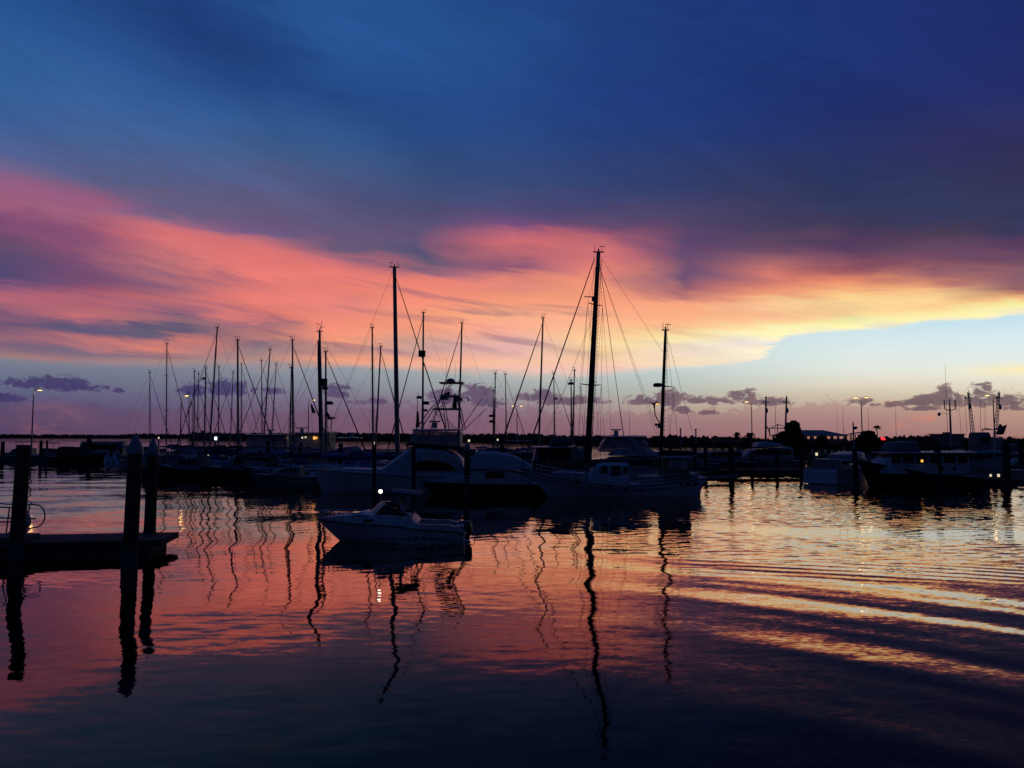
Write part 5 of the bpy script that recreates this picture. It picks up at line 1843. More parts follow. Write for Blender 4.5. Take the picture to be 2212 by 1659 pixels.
# six dark letters of a registration on each side, too blurred to read
for k, (zx, zy) in enumerate(((1250, 784), (1330, 786), (1408, 790), (1487, 794), (1567, 800), (1650, 805))):
    x, z = bx_(zx), bz_(zy)
    hb = hbw(zx)
    y = lerp(hb * .82, hb, .40) + .012
    h, w = .12, .11
    strokes = [((0, 0), (.25, 0), (.25, 1), (0, 1)), ((.25, .78), (1, .78), (1, 1), (.25, 1))]
    if k in (1, 2, 3):
        strokes += [((.75, 0), (1, 0), (1, .78), (.75, .78)), ((.25, 0), (.75, 0), (.75, .22), (.25, .22))]
    elif k != 0:
        strokes += [((.25, .4), (.8, .4), (.8, .6), (.25, .6))]
    for s in (-1, 1):
        mb = MB()
        for st in strokes:
            o = [(x - (px_ - .5) * w - .03 * pz_, s * (y - .002 + .055 * pz_), z + (pz_ - .5) * h) for px_, pz_ in st]
            mb.add(o + [(q[0], q[1] + s * .006, q[2]) for q in o], [(0, 1, 2, 3), (7, 6, 5, 4), (0, 4, 5, 1), (1, 5, 6, 2), (2, 6, 7, 3), (3, 7, 4, 0)])
        mb.build('letter', 'black', MBT, smooth=False)
OB = MB()
OB.loft([[(bx_(zx) , w * math.cos(a) * (1 if math.cos(a) < 0 else 1), lerp(bz_(zb), bz_(zt_), .5) + (bz_(zt_) - bz_(zb)) / 2 * math.sin(a)) for a in [2 * math.pi * e / 12 + .26 for e in range(12)]] for zx, zt_, zb, w in ((1728, 668, 690, .08), (1760, 648, 720, .17), (1800, 634, 742, .21), (1850, 632, 770, .22), (1895, 648, 790, .2), (1908, 680, 776, .12))])
ob = OB.build('outboard_motor', 'black', MBT)
mb = MB()
mb.loft([[(bx_(a), s * w, bz_(z)) for a, s in ((f0, -1), (f1, -1), (f1, 1), (f0, 1))] for f0, f1, w, z in ((1812, 1898, .15, 775), (1826, 1884, .09, 810), (1830, 1878, .06, 860), (1835, 1872, .05, 910))])
mb.bx(bx_(1836), bx_(1815), -.2, .2, .1, .62)
mb.build('drive_leg', 'black', ob)
mb = MB()
mb.path([(bx_(1885), .25, .12), (bx_(1925), .25, .18), (bx_(1938), .25, .10), (bx_(1940), .25, -.02)], .018, 5)
mb.path([(bx_(1820), .5, .10), (bx_(1890), .5, .06)], .03, 5)
mb.build('trim_tab', 'steel', MBT)
rail(MBT, deck, 15, 26, .38, .012, inset=.88, mid=False)
box_part(MBT, 'helm_console', 'offwhite', bx_(1110), bx_(1010), -.85, -.1, .25, bz_(560))
box_part(MBT, 'helm_seat', 'canvas_white', bx_(1290), bx_(1220), -.75, -.25, .3, .95)


def person(label, loc, rz, pose):
    """one continuous skinned body; pose: list of (joint, parent, xyz, radius)"""
    names = {n: i for i, (n, p, c, r) in enumerate(pose)}
    me = bpy.data.meshes.new('person')
    me.from_pydata([c for n, p, c, r in pose], [(names[p], i) for i, (n, p, c, r) in enumerate(pose) if p], [])
    o = bpy.data.objects.new('person', me)
    COL.objects.link(o)
    sk = o.modifiers.new('skin', 'SKIN')
    for i, (n, p, c, r) in enumerate(pose):
        me.skin_vertices[0].data[i].radius = (r, r * (.72 if n in ('chest', 'belly', 'pelvis') else 1))
        me.skin_vertices[0].data[i].use_root = (n == 'pelvis')
    sb = o.modifiers.new('soft', 'SUBSURF')
    sb.levels = sb.render_levels = 2
    m, n_, b = new_mat('clothed_body')
    tc = n_.nodes.new('ShaderNodeTexCoord')
    x, y, z = sepxyz(n_, S(n_, tc.outputs['Object']))
    tcol = mixc(n_, z.rng(.93, .95, smooth=False), (0.03, 0.03, 0.04, 1), (0.18, 0.24, 0.34, 1))
    ccol = mixc(n_, z.rng(1.46, 1.48, smooth=False), tcol, (0.30, 0.19, 0.14, 1))
    n_.links.new(ccol.s, b.inputs['Base Color'])
    b.inputs['Roughness'].default_value = .85
    me.materials.append(m)
    o.location, o.rotation_euler = loc, (0, 0, rz)
    tag(o, label, 'person')
    hd = MB()
    hx, hy, hz = pose[names['head']][2]
    hd.ball((hx - .015, hy, hz + .03), .105, .085, .10, 12, 8)
    hd.build('hair', 'hair', o)
    fm = MB()
    fm.path([(hx + .09, hy, hz + .01), (hx + .125, hy, hz - .02), (hx + .10, hy, hz - .03)], [.012, .016, .008], 6)
    fm.build('nose', 'skin', o)
    hn = MB()
    for s in ('l', 'r'):
        w_, h_ = Vector(pose[names['wrist_' + s]][2]), Vector(pose[names['hand_' + s]][2])
        dv = (h_ - w_).normalized()
        sd = Vector((0, 1, 0)) if s == 'l' else Vector((0, -1, 0))
        for k, ln in enumerate((.07, .08, .085, .075)):
            b0 = h_ + sd * (.028 - k * .019)
            hn.path([b0, b0 + dv * ln * .5 + Vector((0, 0, -.012)), b0 + dv * ln * .75 + Vector((0, 0, -.045))], [.009, .008, .006], 5)
        hn.path([w_.lerp(h_, .5), w_.lerp(h_, .6) - sd * .045 + dv * .03, w_.lerp(h_, .9) - sd * .05 + dv * .05], [.011, .010, .007], 5)
    hn.build('finger', 'skin', o)
    return o


STAND = [('pelvis', None, (0, 0, .92), .15), ('belly', 'pelvis', (0.01, 0, 1.08), .145), ('chest', 'belly', (0.0, 0, 1.30), .165), ('neck', 'chest', (0.01, 0, 1.48), .058), ('chin', 'neck', (.03, 0, 1.56), .07), ('head', 'chin', (.025, 0, 1.66), .095), ('crown', 'head', (.01, 0, 1.74), .06),
         ('sho_l', 'chest', (0, .19, 1.40), .062), ('elb_l', 'sho_l', (.08, .25, 1.14), .045), ('wrist_l', 'elb_l', (.30, .20, 1.10), .03), ('hand_l', 'wrist_l', (.37, .18, 1.12), .034),
         ('sho_r', 'chest', (0, -.19, 1.40), .062), ('elb_r', 'sho_r', (.06, -.26, 1.13), .045), ('wrist_r', 'elb_r', (.28, -.20, 1.08), .03), ('hand_r', 'wrist_r', (.35, -.17, 1.10), .034),
         ('hip_l', 'pelvis', (0, .095, .86), .10), ('kne_l', 'hip_l', (.04, .11, .48), .062), ('ank_l', 'kne_l', (-.01, .11, .09), .042), ('toe_l', 'ank_l', (.14, .12, .035), .035),
         ('hip_r', 'pelvis', (0, -.095, .86), .10), ('kne_r', 'hip_r', (.05, -.11, .48), .062), ('ank_r', 'kne_r', (0, -.11, .09), .042), ('toe_r', 'ank_r', (.15, -.12, .035), .035)]
hp = MBT.location + Matrix.Rotation(math.pi, 3, 'Z') @ Vector((bx_(1165), .42, .16))
person('dim person in a pale blue shirt standing at the helm under the canopy', hp, math.pi, STAND)
box_part(MBT, 'cockpit_sole', 'deck', bx_(1740), bx_(1000), -.9, .9, .10, .158)
mb = MB()
mb.path([(bx_(1080) + .0 + .16 * math.cos(a) * .25, .42 + .17 * math.cos(a), bz_(560) + .11 + .17 * math.sin(a)) for a in [2 * math.pi * e / 16 for e in range(17)]], .014, 6)
mb.tube((bx_(1075), .42, bz_(560) + .1), (bx_(1050), .42, bz_(560) - .03), .02)
mb.build('steering_wheel', 'steel', MBT)
box_part(MBT, 'helm_station', 'offwhite', bx_(1060), bx_(1000), .1, .8, .16, bz_(548))


# ------------------------------------------------------------------ other motor yachts
def yacht(label, px0, d, L, yaw, hullmat='white', B=None, fb=(1.0, 1.1, 1.6), house=None, housemat='white', windows=True, fly=None, top=None, arch=False, radar=None, whips=(), curtain=None, name='motor_yacht', cat='motor yacht', bow_ovh=.9, rails=True, tw=.85):
    t = thing(name, label, cat, (X(px0, d), d, 0), yaw, 'motor boats berthed in the marina')
    B = B or L * .31
    xb, xs = L * .5, -L * .5
    deck = hull(t, xs, xb, B, [(xs, fb[0]), (0, fb[1]), (xb, fb[2])], hullmat, tw=tw, bow_ovh=bow_ovh, aft_ovh=.15)
    if house:   # list of (x fraction, z top, half width fraction)
        mb = MB()
        trunk(mb, [(L * x, B * .5 * w, fb[1] - .02, B * .5 * w * .9, z) for x, z, w in house])
        h = mb.build('deckhouse', housemat if housemat != 'white' else 'offwhite', t)
        if windows:
            zs = [z for x, z, w in house]
            zt_ = max(zs)
            x0, x1 = L * (house[-1][0] + .03), L * (house[1][0] - .01)
            n = 4
            w = house[len(house) // 2][2]
            for i in range(n):
                a, b = lerp(x0, x1, i / n) + .08, lerp(x0, x1, (i + 1) / n) - .08
                side_panel(h, [(a, lerp(fb[1], zt_, .45)), (b, lerp(fb[1], zt_, .45)), (b - (.25 if i == n - 1 else 0), lerp(fb[1], zt_, .82)), (a, lerp(fb[1], zt_, .82))], lambda x, z: B * .5 * w * .962, 'glass')
    if fly:     # (x0, x1, z0, z1)
        x0, x1, z0, z1 = fly
        mb = MB()
        trunk(mb, [(L * x1, B * .30, z0, B * .26, z0 + .1), (L * x1 - .5, B * .36, z0, B * .34, z1), (L * lerp(x1, x0, .5), B * .38, z0, B * .36, z1 - .05), (L * x0, B * .38, z0, B * .36, z1 - .25)])
        mb.build('flybridge', 'white', t)
        if curtain:
            mb = MB()
            trunk(mb, [(L * x1 - .55, B * .33, z1, B * .28, curtain - .02), (L * x1 - .8, B * .34, z1 - .1, B * .33, curtain), (L * x0, B * .35, z1 - .3, B * .34, curtain)])
            mb.build('curtain', 'vinyl', t)
    if top:     # (x0, x1, z, mat)
        x0, x1, z, mt = top
        mb = MB()
        mb.loft([[(L * x, y * B, z + dz) for y, dz in ((-.39, -.04), (-.39, .03), (-.2, .11), (0, .13), (.2, .11), (.39, .03), (.39, -.04))] for x in (x0, lerp(x0, x1, .1), lerp(x0, x1, .92), x1)])
        tp = mb.build('hardtop', mt, t)
        mb = MB()
        for x in (x0 + .02, x1 - .03):
            for s in (-1, 1):
                mb.tube((L * x, s * B * .36, z), (L * x + .15, s * B * .38, (fly[3] if fly else fb[1]) - .2), .035)
        mb.build('hardtop_post', 'alu', tp)
    if arch:
        x, z0, z1 = arch
        mb = MB()
        for s in (-1, 1):
            mb.loft([[(x + q, s * B * .40, z0) for q in (-.35, .35)] + [(x + q, s * B * .36, z0) for q in (.35, -.35)], [(x - .7 + q, s * B * .34, z1) for q in (-.25, .25)] + [(x - .7 + q, s * B * .30, z1) for q in (.25, -.25)]])
        mb.bx(x - .95, x - .45, -B * .34, B * .34, z1 - .02, z1 + .12)
        mb.build('radar_arch', 'white', t)
    if radar:
        radar_bar(t, radar[0], 0, radar[1], radar[2] if len(radar) > 2 else 1.2)
    for (x, y, z0, z1) in whips:
        whip(t, (x, y, z0), (x + .15, y, z1), .02)
    if rails:
        rail(t, deck, 9, 16, .6)
    return t, deck


PI = math.pi
# motor yacht with white canvas enclosure behind the ketch
d = 75.0
s_ = F / d
Y1, _ = yacht('motor yacht with clear curtained flybridge and radar behind the ketch', 1350, d, 13.5, PI - .05, 'white', house=[(.30, 1.4, .5), (.20, 2.2, .8), (.10, 2.7, .86), (-.30, 2.8, .88), (-.34, 2.75, .88)], fly=(-.28, .12, 2.8, 3.4))
z = lambda py: CAM_H - (py - HY) / s_
lxp = lambda px: -(px - 1350) / s_
mb = MB()
trunk(mb, [(lxp(1292), 1.1, z(975), .9, z(973)), (lxp(1297), 1.3, z(976), 1.15, z(958)), (lxp(1308), 1.4, z(976), 1.25, z(945)), (lxp(1385), 1.4, z(976), 1.25, z(946)), (lxp(1402), 1.4, z(976), 1.3, z(968))])
cu = mb.build('flybridge_curtain', 'vinyl', Y1)
mb = MB()
for a, b in (((1294, 975), (1309, 944)), ((1316, 944), (1330, 968)), ((1350, 944), (1372, 975)), ((1388, 946), (1403, 975)), ((1388, 946), (1378, 968))):
    for s in (-1, 1):
        mb.path([(lxp(a[0]), s * 1.43, z(a[1])), (lxp(b[0]), s * 1.46, z(b[1]))], .09 if a[0] in (1316, 1350) else .045, 5)
mb.build('curtain_post', 'white', cu)
mb = MB()
mb.loft([[(lxp(px), y, z(943.5) + dz) for y, dz in ((-1.5, -.04), (-1.5, .03), (0, .13), (1.5, .03), (1.5, -.04))] for px in (1303, 1310, 1380, 1392)])
mb.build('hardtop', 'white', Y1)
mb = MB()
for s in (-1, 1):
    mb = MB()
    mb.prism([(lxp(1352), z(946)), (lxp(1364), z(946)), (lxp(1398), z(985)), (lxp(1378), z(985))], s * 1.56 - .06, s * 1.56 + .06)
    mb.build('radar_arch', 'white', Y1)
radar_bar(Y1, lxp(1330.5), 0, z(941), .95)
whip(Y1, (lxp(1358), .8, z(942)), (lxp(1357), .8, z(872)), .02)
whip(Y1, (lxp(1349), -.8, z(942)), (lxp(1336), -.8, z(845)), .02)

# tan canvas trawler beside the ketch bow
d = 72.0
s_ = F / d
z = lambda py: CAM_H - (py - HY) / s_
lxp = lambda px: -(px - 1210) / s_
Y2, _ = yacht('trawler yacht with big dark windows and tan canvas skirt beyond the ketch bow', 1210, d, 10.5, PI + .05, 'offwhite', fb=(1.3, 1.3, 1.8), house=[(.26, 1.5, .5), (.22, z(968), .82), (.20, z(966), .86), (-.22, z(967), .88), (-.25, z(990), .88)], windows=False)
for a, b in ((1158, 1178), (1182, 1204), (1207, 1226)):
    side_panel(Y2, [(lxp(a), z(990)), (lxp(b), z(990)), (lxp(b), z(970.5)), (lxp(a), z(970.5))], lambda x, q: 1.43, 'glass')
mb = MB()
mb.loft([[(lxp(px), y * 1.75, z(966) + dz) for y, dz in ((-1, -.03), (-1, .04), (0, .12), (1, .04), (1, -.03))] for px in (1150, 1156, 1228, 1234)])
mb.build('cabin_roof', 'white', Y2)
mb = MB()
mb.prism([(lxp(1226), z(966)), (lxp(1240), z(962)), (lxp(1258), z(1000)), (lxp(1232), z(1000))], -1.5, 1.5)
mb.build('after_screen', 'offwhite', Y2)
mb = MB()
mb.prism([(lxp(1146), z(1010)), (lxp(1262), z(1004)), (lxp(1262), z(992)), (lxp(1146), z(994))], -1.72, -1.6)
mb.prism([(lxp(1146), z(1010)), (lxp(1262), z(1004)), (lxp(1262), z(992)), (lxp(1146), z(994))], 1.6, 1.72)
mb.build('canvas_skirt', 'canvas_tan', Y2)
mb = MB()
mb.loft([[(lxp(px), 1.3 * math.cos(a), z(963) + (z(945) - z(963)) * k * math.sin(a)) for a in [PI * e / 8 for e in range(9)]] for px, k in ((1185, .2), (1192, .8), (1200, 1.0), (1222, 1.0), (1232, .6))], closed=False, caps=False)
mb.build('bimini', 'canvas_black', Y2)

# hardtop yacht and lit yacht among the masts
d = 104.0
s_ = F / d
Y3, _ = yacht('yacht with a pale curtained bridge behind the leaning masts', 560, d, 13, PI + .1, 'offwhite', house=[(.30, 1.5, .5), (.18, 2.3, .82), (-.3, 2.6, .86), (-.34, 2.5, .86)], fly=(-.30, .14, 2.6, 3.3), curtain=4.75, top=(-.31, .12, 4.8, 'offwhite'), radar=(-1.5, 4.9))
d = 96.0
Y4, _ = yacht('yacht with warm lit bridge windows and a radar beyond the paired masts', 660, d, 13, PI - .08, 'white', house=[(.30, 1.5, .5), (.18, 2.4, .82), (-.3, 2.8, .86), (-.34, 2.7, .86)], fly=(-.26, .12, 2.8, 3.4), curtain=4.95, top=(-.27, .11, 5.0, 'white'), radar=(.4, 5.1, 1.6), whips=((-1.2, .8, 5, 7.2),))
for px, py, mt, q in ((679, 946, 'amber', .14), (684, 946, 'amber', .09), (653, 945.5, 'dim', .08), (660, 944.5, 'dim', .08)):
    p = W(px, py, d - 2.0)
    v = Matrix.Rotation(-Y4.rotation_euler[2], 3, 'Z') @ (p - Y4.location)
    mb = MB()
    mb.bx(v.x - q, v.x + q, v.y - .03, v.y + .03, v.z - q * 1.3, v.z + q * 1.3)
    mb.build('cabin_lamp', mt, Y4, smooth=False)
d = 90.0
Y4b, _ = yacht('motor boat with a white spray screen beside the lit yacht', 648, d, 9.5, PI, 'offwhite', house=[(.30, 1.3, .5), (.2, 1.9, .8), (.12, 2.1, .85), (-.1, 2.15, .86), (-.14, 2.1, .86)], top=(-.3, .1, 3.1, 'canvas_blue'), name='motor_boat', cat='motor boat')
v = Matrix.Rotation(-PI, 3, 'Z') @ (W(631, 965, 88.6) - Y4b.location)
mb = MB()
mb.prism([(v.x + .55, v.z - .42), (v.x - .42, v.z - .42), (v.x - .42, v.z + .42), (v.x + .05, v.z + .45), (v.x + .3, v.z + .2)], v.y - .03, v.y + .03)
mb.build('spray_screen', 'canvas_white', Y4b, smooth=False)

# far side of the basin, past the near piles
Y5, _ = yacht('low white cruiser lying by the far slim pile', 128, 152, 11, .12, 'offwhite', house=[(.28, 1.4, .5), (.18, 2.0, .8), (-.2, 2.4, .84), (-.24, 2.3, .84)], top=(-.24, .0, 3.3, 'canvas_black'), name='motor_boat', cat='motor boat')
Y6, _ = yacht('dim boxy houseboat between the far pile and the first cone cap', 226, 150, 9.5, PI + .05, 'offwhite', fb=(.9, .9, 1.0), house=[(.40, 3.3, .9), (.38, 3.7, .92), (-.42, 3.7, .92), (-.44, 3.4, .9)], name='houseboat', cat='houseboat')
Y7, _ = yacht('dark hulled boat with a black cover beside the far thick pile', 178, 145, 10, .1, 'black', house=[(.2, 1.9, .6), (.1, 2.6, .82), (-.3, 2.8, .86), (-.36, 2.6, .86)], housemat='canvas_black', windows=False, name='motor_boat', cat='motor boat')
Y8, _ = yacht('small cabin boat close behind the tall far lamp post', 52, 155, 9, PI, 'offwhite', house=[(.25, 1.5, .5), (.15, 2.2, .8), (-.2, 2.4, .84), (-.24, 2.3, .84)], top=(-.3, .1, 3.5, 'canvas_blue'), name='motor_boat', cat='motor boat')


def dinghy(label, px, d, L, yaw, mat='canvas_white', lift=.1):
    t = thing('dinghy', label, 'dinghy', (X(px, d), d, lift), yaw, 'dinghies around the docks')
    mb = MB()
    r = .21
    for s in (-1, 1):
        mb.path([(-L * .5, s * .62, .2), (L * .1, s * .62, .22), (L * .34, s * .48, .30), (L * .5, 0, .46)], [r * .8, r, r, r * .8], 10)
    mb.build('tube', mat, t)
    mb = MB()
    mb.prism([(-L * .45, .0), (L * .3, .0), (L * .44, .3), (-L * .45, .22)], -.5, .5)
    mb.build('floor', 'offwhite', t)
    mb = MB()
    mb.path([(-L * .52, 0, .75), (-L * .52, 0, .3), (-L * .54, 0, -.3)], [.15, .13, .05], 8)
    mb.build('outboard_motor', 'black', t)
    return t


dinghy('pale dinghy with its blue lit bow raised, first beside the far short piles', 240, 139, 3.4, PI * .62, lift=.4).rotation_euler[1] = -.5
dinghy('pale dinghy with its blue lit bow raised, second beside the far short piles', 260, 138, 4.0, PI * .7, lift=.4).rotation_euler[1] = -.5
dinghy('pale dinghy hung at the stern of the thick masted sailboat', 491, 104, 2.8, 1.2, lift=.5)
dinghy('pale rounded dinghy moored below the hardtop yacht', 576, 90, 3.6, 1.35, 'canvas_white', .1)
dinghy('dark inflatable dinghy floating between the ketch stern and small pier', 1545, 78, 4.6, 0.1, 'rubber', .25)

# ------------------------------------------------------------------ boats on the bright side
d = 77.0
Y9, dk = yacht('white cruiser showing its broad pale blue transom by the small pier', 1825, 80.4, 11.5, .75, 'white', B=3.7, fb=(1.42, 1.35, 1.8), house=[(.34, 1.7, .55), (.24, 2.1, .8), (.18, 2.35, .84), (-.36, 2.42, .86), (-.40, 2.38, .86)], fly=(-.12, .16, 2.42, 3.05), whips=((0, .9, 3, 7.4), (-2.4, -.9, 3, 5.4)), tw=.92)
mb = MB()
mb.bx(-5.93, -5.752, -1.66, 1.66, .06, 1.36)
mb.build('transom', 'hullwhite', Y9, smooth=False, bevel=.06)
d = 71.8
TR, dk = yacht('black hulled trawler with white wheelhouse and amber lit porthole', 1972, d, 11.0, PI + .16, 'black', B=4.2, fb=(.95, 1.35, 2.45), house=[(.36, 1.8, .4), (.30, 2.6, .74), (.22, 3.0, .8), (-.02, 3.1, .84), (-.34, 3.15, .86), (-.38, 3.1, .86)], windows=False, bow_ovh=.9, name='trawler', cat='trawler')
s_ = F / d
inv = lambda px, py, dy=0.0: Matrix.Rotation(-TR.rotation_euler[2], 3, 'Z') @ (W(px, py, d + dy) - TR.location)
for a, b in ((.29, .22), (.20, .11), (.09, .0), (-.02, -.12), (-.14, -.24), (-.26, -.34)):
    side_panel(TR, [(a * 11.6, 2.25), (b * 11.6, 2.25), (b * 11.6, 2.85), (a * 11.6 - .1, 2.85)], lambda x, q: interp([(-3.9, 1.74), (-.2, 1.70), (2.55, 1.60), (3.48, 1.42)], x), 'glass')
mb = MB()
mb.loft([[(11.6 * x, y, 3.14 + dz) for y, dz in ((-1.95 * w, -.04), (-1.95 * w, .05), (0, .14), (1.95 * w, .05), (1.95 * w, -.04))] for x, w in ((-.42, 1), (.2, 1), (.28, .85))])
mb.build('cabin_roof', 'white', TR)
hm = [c for c in TR.children if c.name.startswith('deckhouse')][0]
hm.data.materials[0] = M['white']
mb = MB()
trunk(mb, [(11.6 * .24, .9, 3.2, .8, 3.5), (11.6 * .2, 1.1, 3.2, 1.0, 4.1), (11.6 * .04, 1.2, 3.2, 1.1, 4.2), (11.6 * .02, 1.2, 3.2, 1.1, 3.6)])
mb.build('upper_helm', 'canvas_grey', TR)
p = inv(1998.5, 996, -2.2)
mb = MB()
mb.bx(p.x - .1, p.x + .1, -(-1.71) - .0, 1.765, p.z - .12, p.z + .12) if p.y > 0 else mb.bx(p.x - .1, p.x + .1, -1.765, -1.71, p.z - .12, p.z + .12)
mb.build('lit_porthole', 'amber', TR, smooth=False)
mb = MB()
for x in (-1.4, -2.6):
    for s in (-1, 1):
        mb.path([(x, s * 1.6, 1.75), (x, s * 1.83, 1.75)], .16, 12)
mb.build('porthole', 'glass', TR)
d = 84.0
WB, dk = yacht('white wheelhouse fishing boat with a tall boxy tower beyond the trawler', 2098, d, 11.5, PI + .12, 'white', B=4.0, fb=(1.0, 1.2, 2.0), house=[(.26, 1.6, .45), (.20, 2.7, .74), (.15, 3.1, .8), (-.2, 3.2, .84), (-.24, 3.1, .84)], name='fishing_boat', cat='fishing boat', whips=((1.2, .8, 5.0, 8.8), (.6, -.9, 5.0, 9.6)))
mb = MB()
trunk(mb, [(-.1, .8, 3.2, .75, 4.6), (-.25, .95, 3.2, .85, 5.05), (-1.45, .95, 3.2, .85, 5.05), (-1.5, .9, 3.2, .8, 4.9)])
tb = mb.build('tower_house', 'canvas_grey', WB)
side_panel(tb, [(-.35, 4.0), (-1.3, 4.0), (-1.3, 4.6), (-.4, 4.6)], lambda x, q: .93, 'glass')
mb = MB()
mb.path([(-1.9, -.9, 3.2), (-1.9, -.9, 5.3), (-2.2, -.9, 5.5), (-3.0, -.9, 5.35)], .05, 6)
mb.path([(-1.9, .9, 3.2), (-1.9, .9, 5.3), (-2.2, .9, 5.5), (-3.0, .9, 5.35)], .05, 6)
mb.bx(-2.9, -1.8, -1.0, 1.0, 5.3, 5.38)
mb.build('radar_arch', 'white', WB)
p = Matrix.Rotation(-WB.rotation_euler[2], 3, 'Z') @ (W(2042.6, 1008, d - 2.2) - WB.location)
mb = MB()
mb.bx(p.x - .16, p.x + .16, p.y - .03, p.y + .03, p.z - .06, p.z + .06)
mb.build('deck_lamp', 'cool', WB, smooth=False)
yacht('small open runabout with a pale top past the outer end of the pedestal dock', 2200, 100, 7, PI, 'offwhite', fb=(.9, .8, 1.1), house=[(.2, 1.2, .5), (.1, 1.8, .7), (-.05, 1.85, .7), (-.08, 1.7, .7)], top=(-.3, .05, 2.6, 'canvas_white'), name='motor_boat', cat='motor boat')
yacht('dim white trawler lying under the first palm lamp', 1645, 116, 12, PI + .1, 'offwhite', house=[(.26, 1.6, .5), (.18, 2.7, .8), (-.3, 3.1, .86), (-.34, 3.0, .86)], fly=(-.2, .1, 3.1, 3.8), name='trawler', cat='trawler')
yacht('dark cabin boat with a grey windscreen behind the tall pier pile', 1552, 112, 10, PI - .1, 'navy', house=[(.25, 1.6, .5), (.16, 2.5, .8), (-.25, 2.7, .86), (-.3, 2.6, .86)], top=(-.3, .1, 3.9, 'canvas_black'), name='motor_boat', cat='motor boat')
yacht('low grey cabin boat seen behind the ketch mizzen', 1480, 106, 9, PI, 'offwhite', house=[(.25, 1.6, .5), (.16, 2.3, .8), (-.25, 2.6, .86), (-.3, 2.5, .86)], name='motor_boat', cat='motor boat')
yacht('grey cabin cruiser behind the black cruiser canvas', 1112, 100, 11, PI + .1, 'offwhite', house=[(.27, 1.6, .5), (.16, 2.5, .8), (-.25, 2.8, .86), (-.3, 2.7, .86)], top=(-.2, .1, 4.0, 'canvas_blue'), name='motor_boat', cat='motor boat')
yacht('low white cruiser lying under the tall masts before the sportfishing bow', 770, 100, 11, .05, 'white', house=[(.27, 1.6, .5), (.16, 2.4, .8), (-.25, 2.8, .86), (-.3, 2.7, .86)], fly=(-.2, .08, 2.8, 3.4), top=(-.2, .06, 4.4, 'white'), radar=(-.6, 4.5, .9), name='motor_boat', cat='motor boat')
yacht('small pale motor boat ahead of the sportfishing bow', 640, 74, 8.5, PI + .05, 'offwhite', fb=(.9, .9, 1.2), house=[(.26, 1.2, .5), (.16, 1.6, .75), (-.05, 1.9, .8), (-.08, 1.8, .8)], name='motor_boat', cat='motor boat')
yacht('dark low motor boat between the mast cluster and the thick single mast', 455, 100, 9.5, PI - .1, 'navy', house=[(.26, 1.4, .5), (.16, 2.0, .8), (-.15, 2.2, .84), (-.2, 2.1, .84)], top=(-.3, .0, 3.2, 'canvas_black'), name='motor_boat', cat='motor boat')
yacht('pale centre console boat near the second mast', 390, 105, 8, PI, 'offwhite', fb=(.9, .8, 1.1), house=[(.02, 1.4, .3), (-.02, 2.0, .32), (-.12, 2.0, .32), (-.14, 1.5, .32)], windows=False, top=(-.2, .06, 2.9, 'canvas_blue'), name='motor_boat', cat='motor boat')

for px, d_, L_, yw, hm, hs, lab in ((352, 92, 9.0, 2.75, 'navy', [(.26, 1.4, .5), (.16, 2.1, .8), (-.2, 2.5, .84), (-.25, 2.4, .84)], 'dark cabin boat just past the second cone capped pile'),
                                 (425, 89, 10.0, 2.9, 'black', [(.26, 1.4, .5), (.16, 2.0, .8), (-.1, 2.3, .84), (-.14, 2.2, .84)], 'black hulled motor boat below the clustered small masts'),
                                 (542, 87, 10.5, 3.3, 'green', [(.27, 1.5, .5), (.16, 2.2, .8), (-.22, 2.6, .86), (-.27, 2.5, .86)], 'dark green motor boat below the crossing stays of the raked mast'),
                                 (612, 83, 9.0, 3.0, 'navy', [(.26, 1.3, .5), (.16, 1.8, .8), (-.05, 2.1, .84), (-.1, 2.0, .84)], 'low dark motor boat beside the rounded moored dinghy')):
    yacht(lab, px, d_, L_, yw, hm, fb=(1.0, 1.0, 1.5), house=hs, housemat='canvas_grey', top=(-.3, .04, 3.4, 'canvas_black'), name='motor_boat', cat='motor boat')


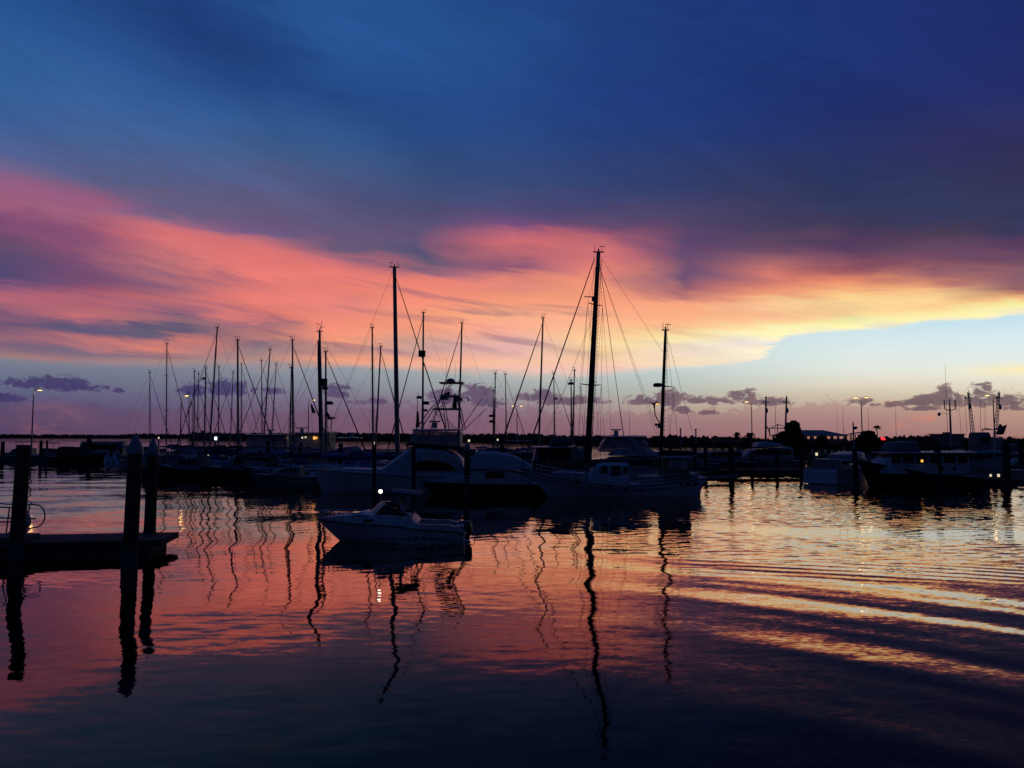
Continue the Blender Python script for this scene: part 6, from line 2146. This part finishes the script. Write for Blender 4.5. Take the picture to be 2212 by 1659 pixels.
# ------------------------------------------------------------------ shrimp boats beyond the quay
def shrimper(label, masts, px0, d, L, booms=(), lattice=False, yaw=0.0):
    t = thing('shrimp_boat', label, 'fishing boat', (X(px0, d), d, 0), yaw, 'shrimp boats at the far quay')
    deck = hull(t, -L * .5, L * .5, L * .28, [(-L * .5, 1.4), (0, 1.6), (L * .5, 3.0)], 'offwhite', tw=.8)
    mb = MB()
    trunk(mb, [(L * .30, 1.2, 1.8, 1.0, 3.2), (L * .26, 1.5, 1.7, 1.3, 4.2), (L * .02, 1.6, 1.6, 1.4, 4.2), (L * .0, 1.6, 1.6, 1.4, 4.1)])
    mb.build('wheelhouse', 'offwhite', t)
    for top, base, r in masts:
        a, b = W(*top, d) - t.location, W(*base, d) - t.location
        a.y = b.y = 0
        k = (1.8 - b.z) / (a.z - b.z)
        b = b + (a - b) * k
        m = MB()
        if lattice:
            w0, w1 = .55, .25
            for c in range(3):
                an = 2.094 * c
                m.path([b + Vector((w0 * math.cos(an), w0 * math.sin(an), 0)), a + Vector((w1 * math.cos(an), w1 * math.sin(an), 0))], .075, 5)
            for k in range(16):
                u0, u1 = k / 16, (k + 1) / 16
                for c in range(3):
                    an, bn = 2.094 * c, 2.094 * (c + 1)
                    m.tube(b.lerp(a, u0) + Vector((lerp(w0, w1, u0) * math.cos(an), lerp(w0, w1, u0) * math.sin(an), 0)), b.lerp(a, u1) + Vector((lerp(w0, w1, u1) * math.cos(bn), lerp(w0, w1, u1) * math.sin(bn), 0)), .04, n=4)
        else:
            m.path([b, a], [r, r * .7], 8)
        mo = m.build('mast', 'pole', t)
        h = MB()
        h.bx(a.x - .9, a.x + .9, -.1, .1, a.z - 1.6, a.z - 1.45)
        h.path([a + Vector((0, 0, -1.5)), a + Vector((0, 0, .5))], [.16, .05], 6)
        h.ball(a + Vector((-.7, 0, -1.3)), .22, n=8, m=5)
        h.ball(a + Vector((.15, 0, -3.6)), .34, .3, .7, 8, 5)
        h.build('crosstree', 'pole', mo)
    for p, q, r in booms:
        a, b = W(*p, d) - t.location, W(*q, d) - t.location
        m = MB()
        m.tube(a, b, r, n=5)
        m.build('boom', 'pole', t)
    return t


shrimper('shrimp boat with two slim bare masts and a low gantry beyond the pavilion tree', (((1654.6, 857), (1654, 942), .3), ((1699, 857), (1696.4, 942), .3)), 1676, 205, 15,
         (((1654, 925), (1696, 925), .12), ((1655, 917), (1664, 940), .1), ((1662, 925), (1663, 942), .15), ((1680, 915), (1679, 942), .12), ((1676, 877), (1674, 942), .06), ((1664, 925), (1680, 917), .1), ((1680, 917), (1697, 922), .1)))
shrimper('shrimp boat with lattice outriggers beside the dark swallowtail flag', (((2092, 847), (2102, 943), .3), ((2158, 847), (2150, 943), .3)), 2125, 190, 16,
         (((2063, 858), (2068, 890), .05), ((2118, 858), (2118, 942), .04), ((2128, 872), (2128, 942), .04)), lattice=True)
for px, pt, dd, lab in ((1728, 860, 150, 'thin whip aerial behind the pavilion roof end'), (1768, 866, 200, 'thin whip aerial just past the gazebo end of the pavilion'), (1875, 880, 190, 'thin whip aerial beside the double lamp post'), (1934, 880, 200, 'thin whip aerial before the radio mast')):
    if px == 1728:
        continue
    px = {1768: 1820}.get(px, px)
    p = W(px, pt, dd)
    o = thing('whip_aerial', lab, 'aerial', (p.x, dd, 1.0), 0, 'whip aerials of the far boats')
    MB().path([(0, 0, 0), (0, 0, (p.z - 1) * .6), (0, 0, p.z - 1)], [.06, .05, .02], 5).build('rod', 'wire', o)

# flags on the bright side
def cloth_flag(label, px, py, d, outline, mat='flag'):
    s = F / d
    p = W(px, py, d)
    mb = MB()
    fr = [((x - px) / s, .05 * math.sin((x - px) * .5), -(y - py) / s) for x, y in outline]
    mb.loft([fr, [(x, y + .03, z) for x, y, z in fr]])
    o = mb.build('flag', mat)
    o.location = p
    tag(o, label, 'flag')
    return o


cloth_flag('big dark swallowtail flag flying beside the far lamp', 2163, 928, 156, [(2150.5, 937), (2155, 929), (2158.5, 916.5), (2162.5, 915.5), (2166, 920.5), (2176, 917), (2172, 928), (2168, 938), (2160, 939.5), (2154, 938.5)])
FP = thing('flag_pole', 'grey flag pole with a yard beside the gazebo', 'flag pole', (X(1842, 120), 120, .7))
MB().path([(0, 0, 0), (0, 0, W(1842, 912, 120).z - .7)], [.2, .1], 8).build('pole', 'pole', FP)
cloth_flag('small square blue flag on the grey pole', 1848, 924.5, 119.9, [(1843.8, 921.5), (1850, 921), (1854, 923.5), (1849.5, 927.5), (1843.8, 928)], 'canvas_blue')
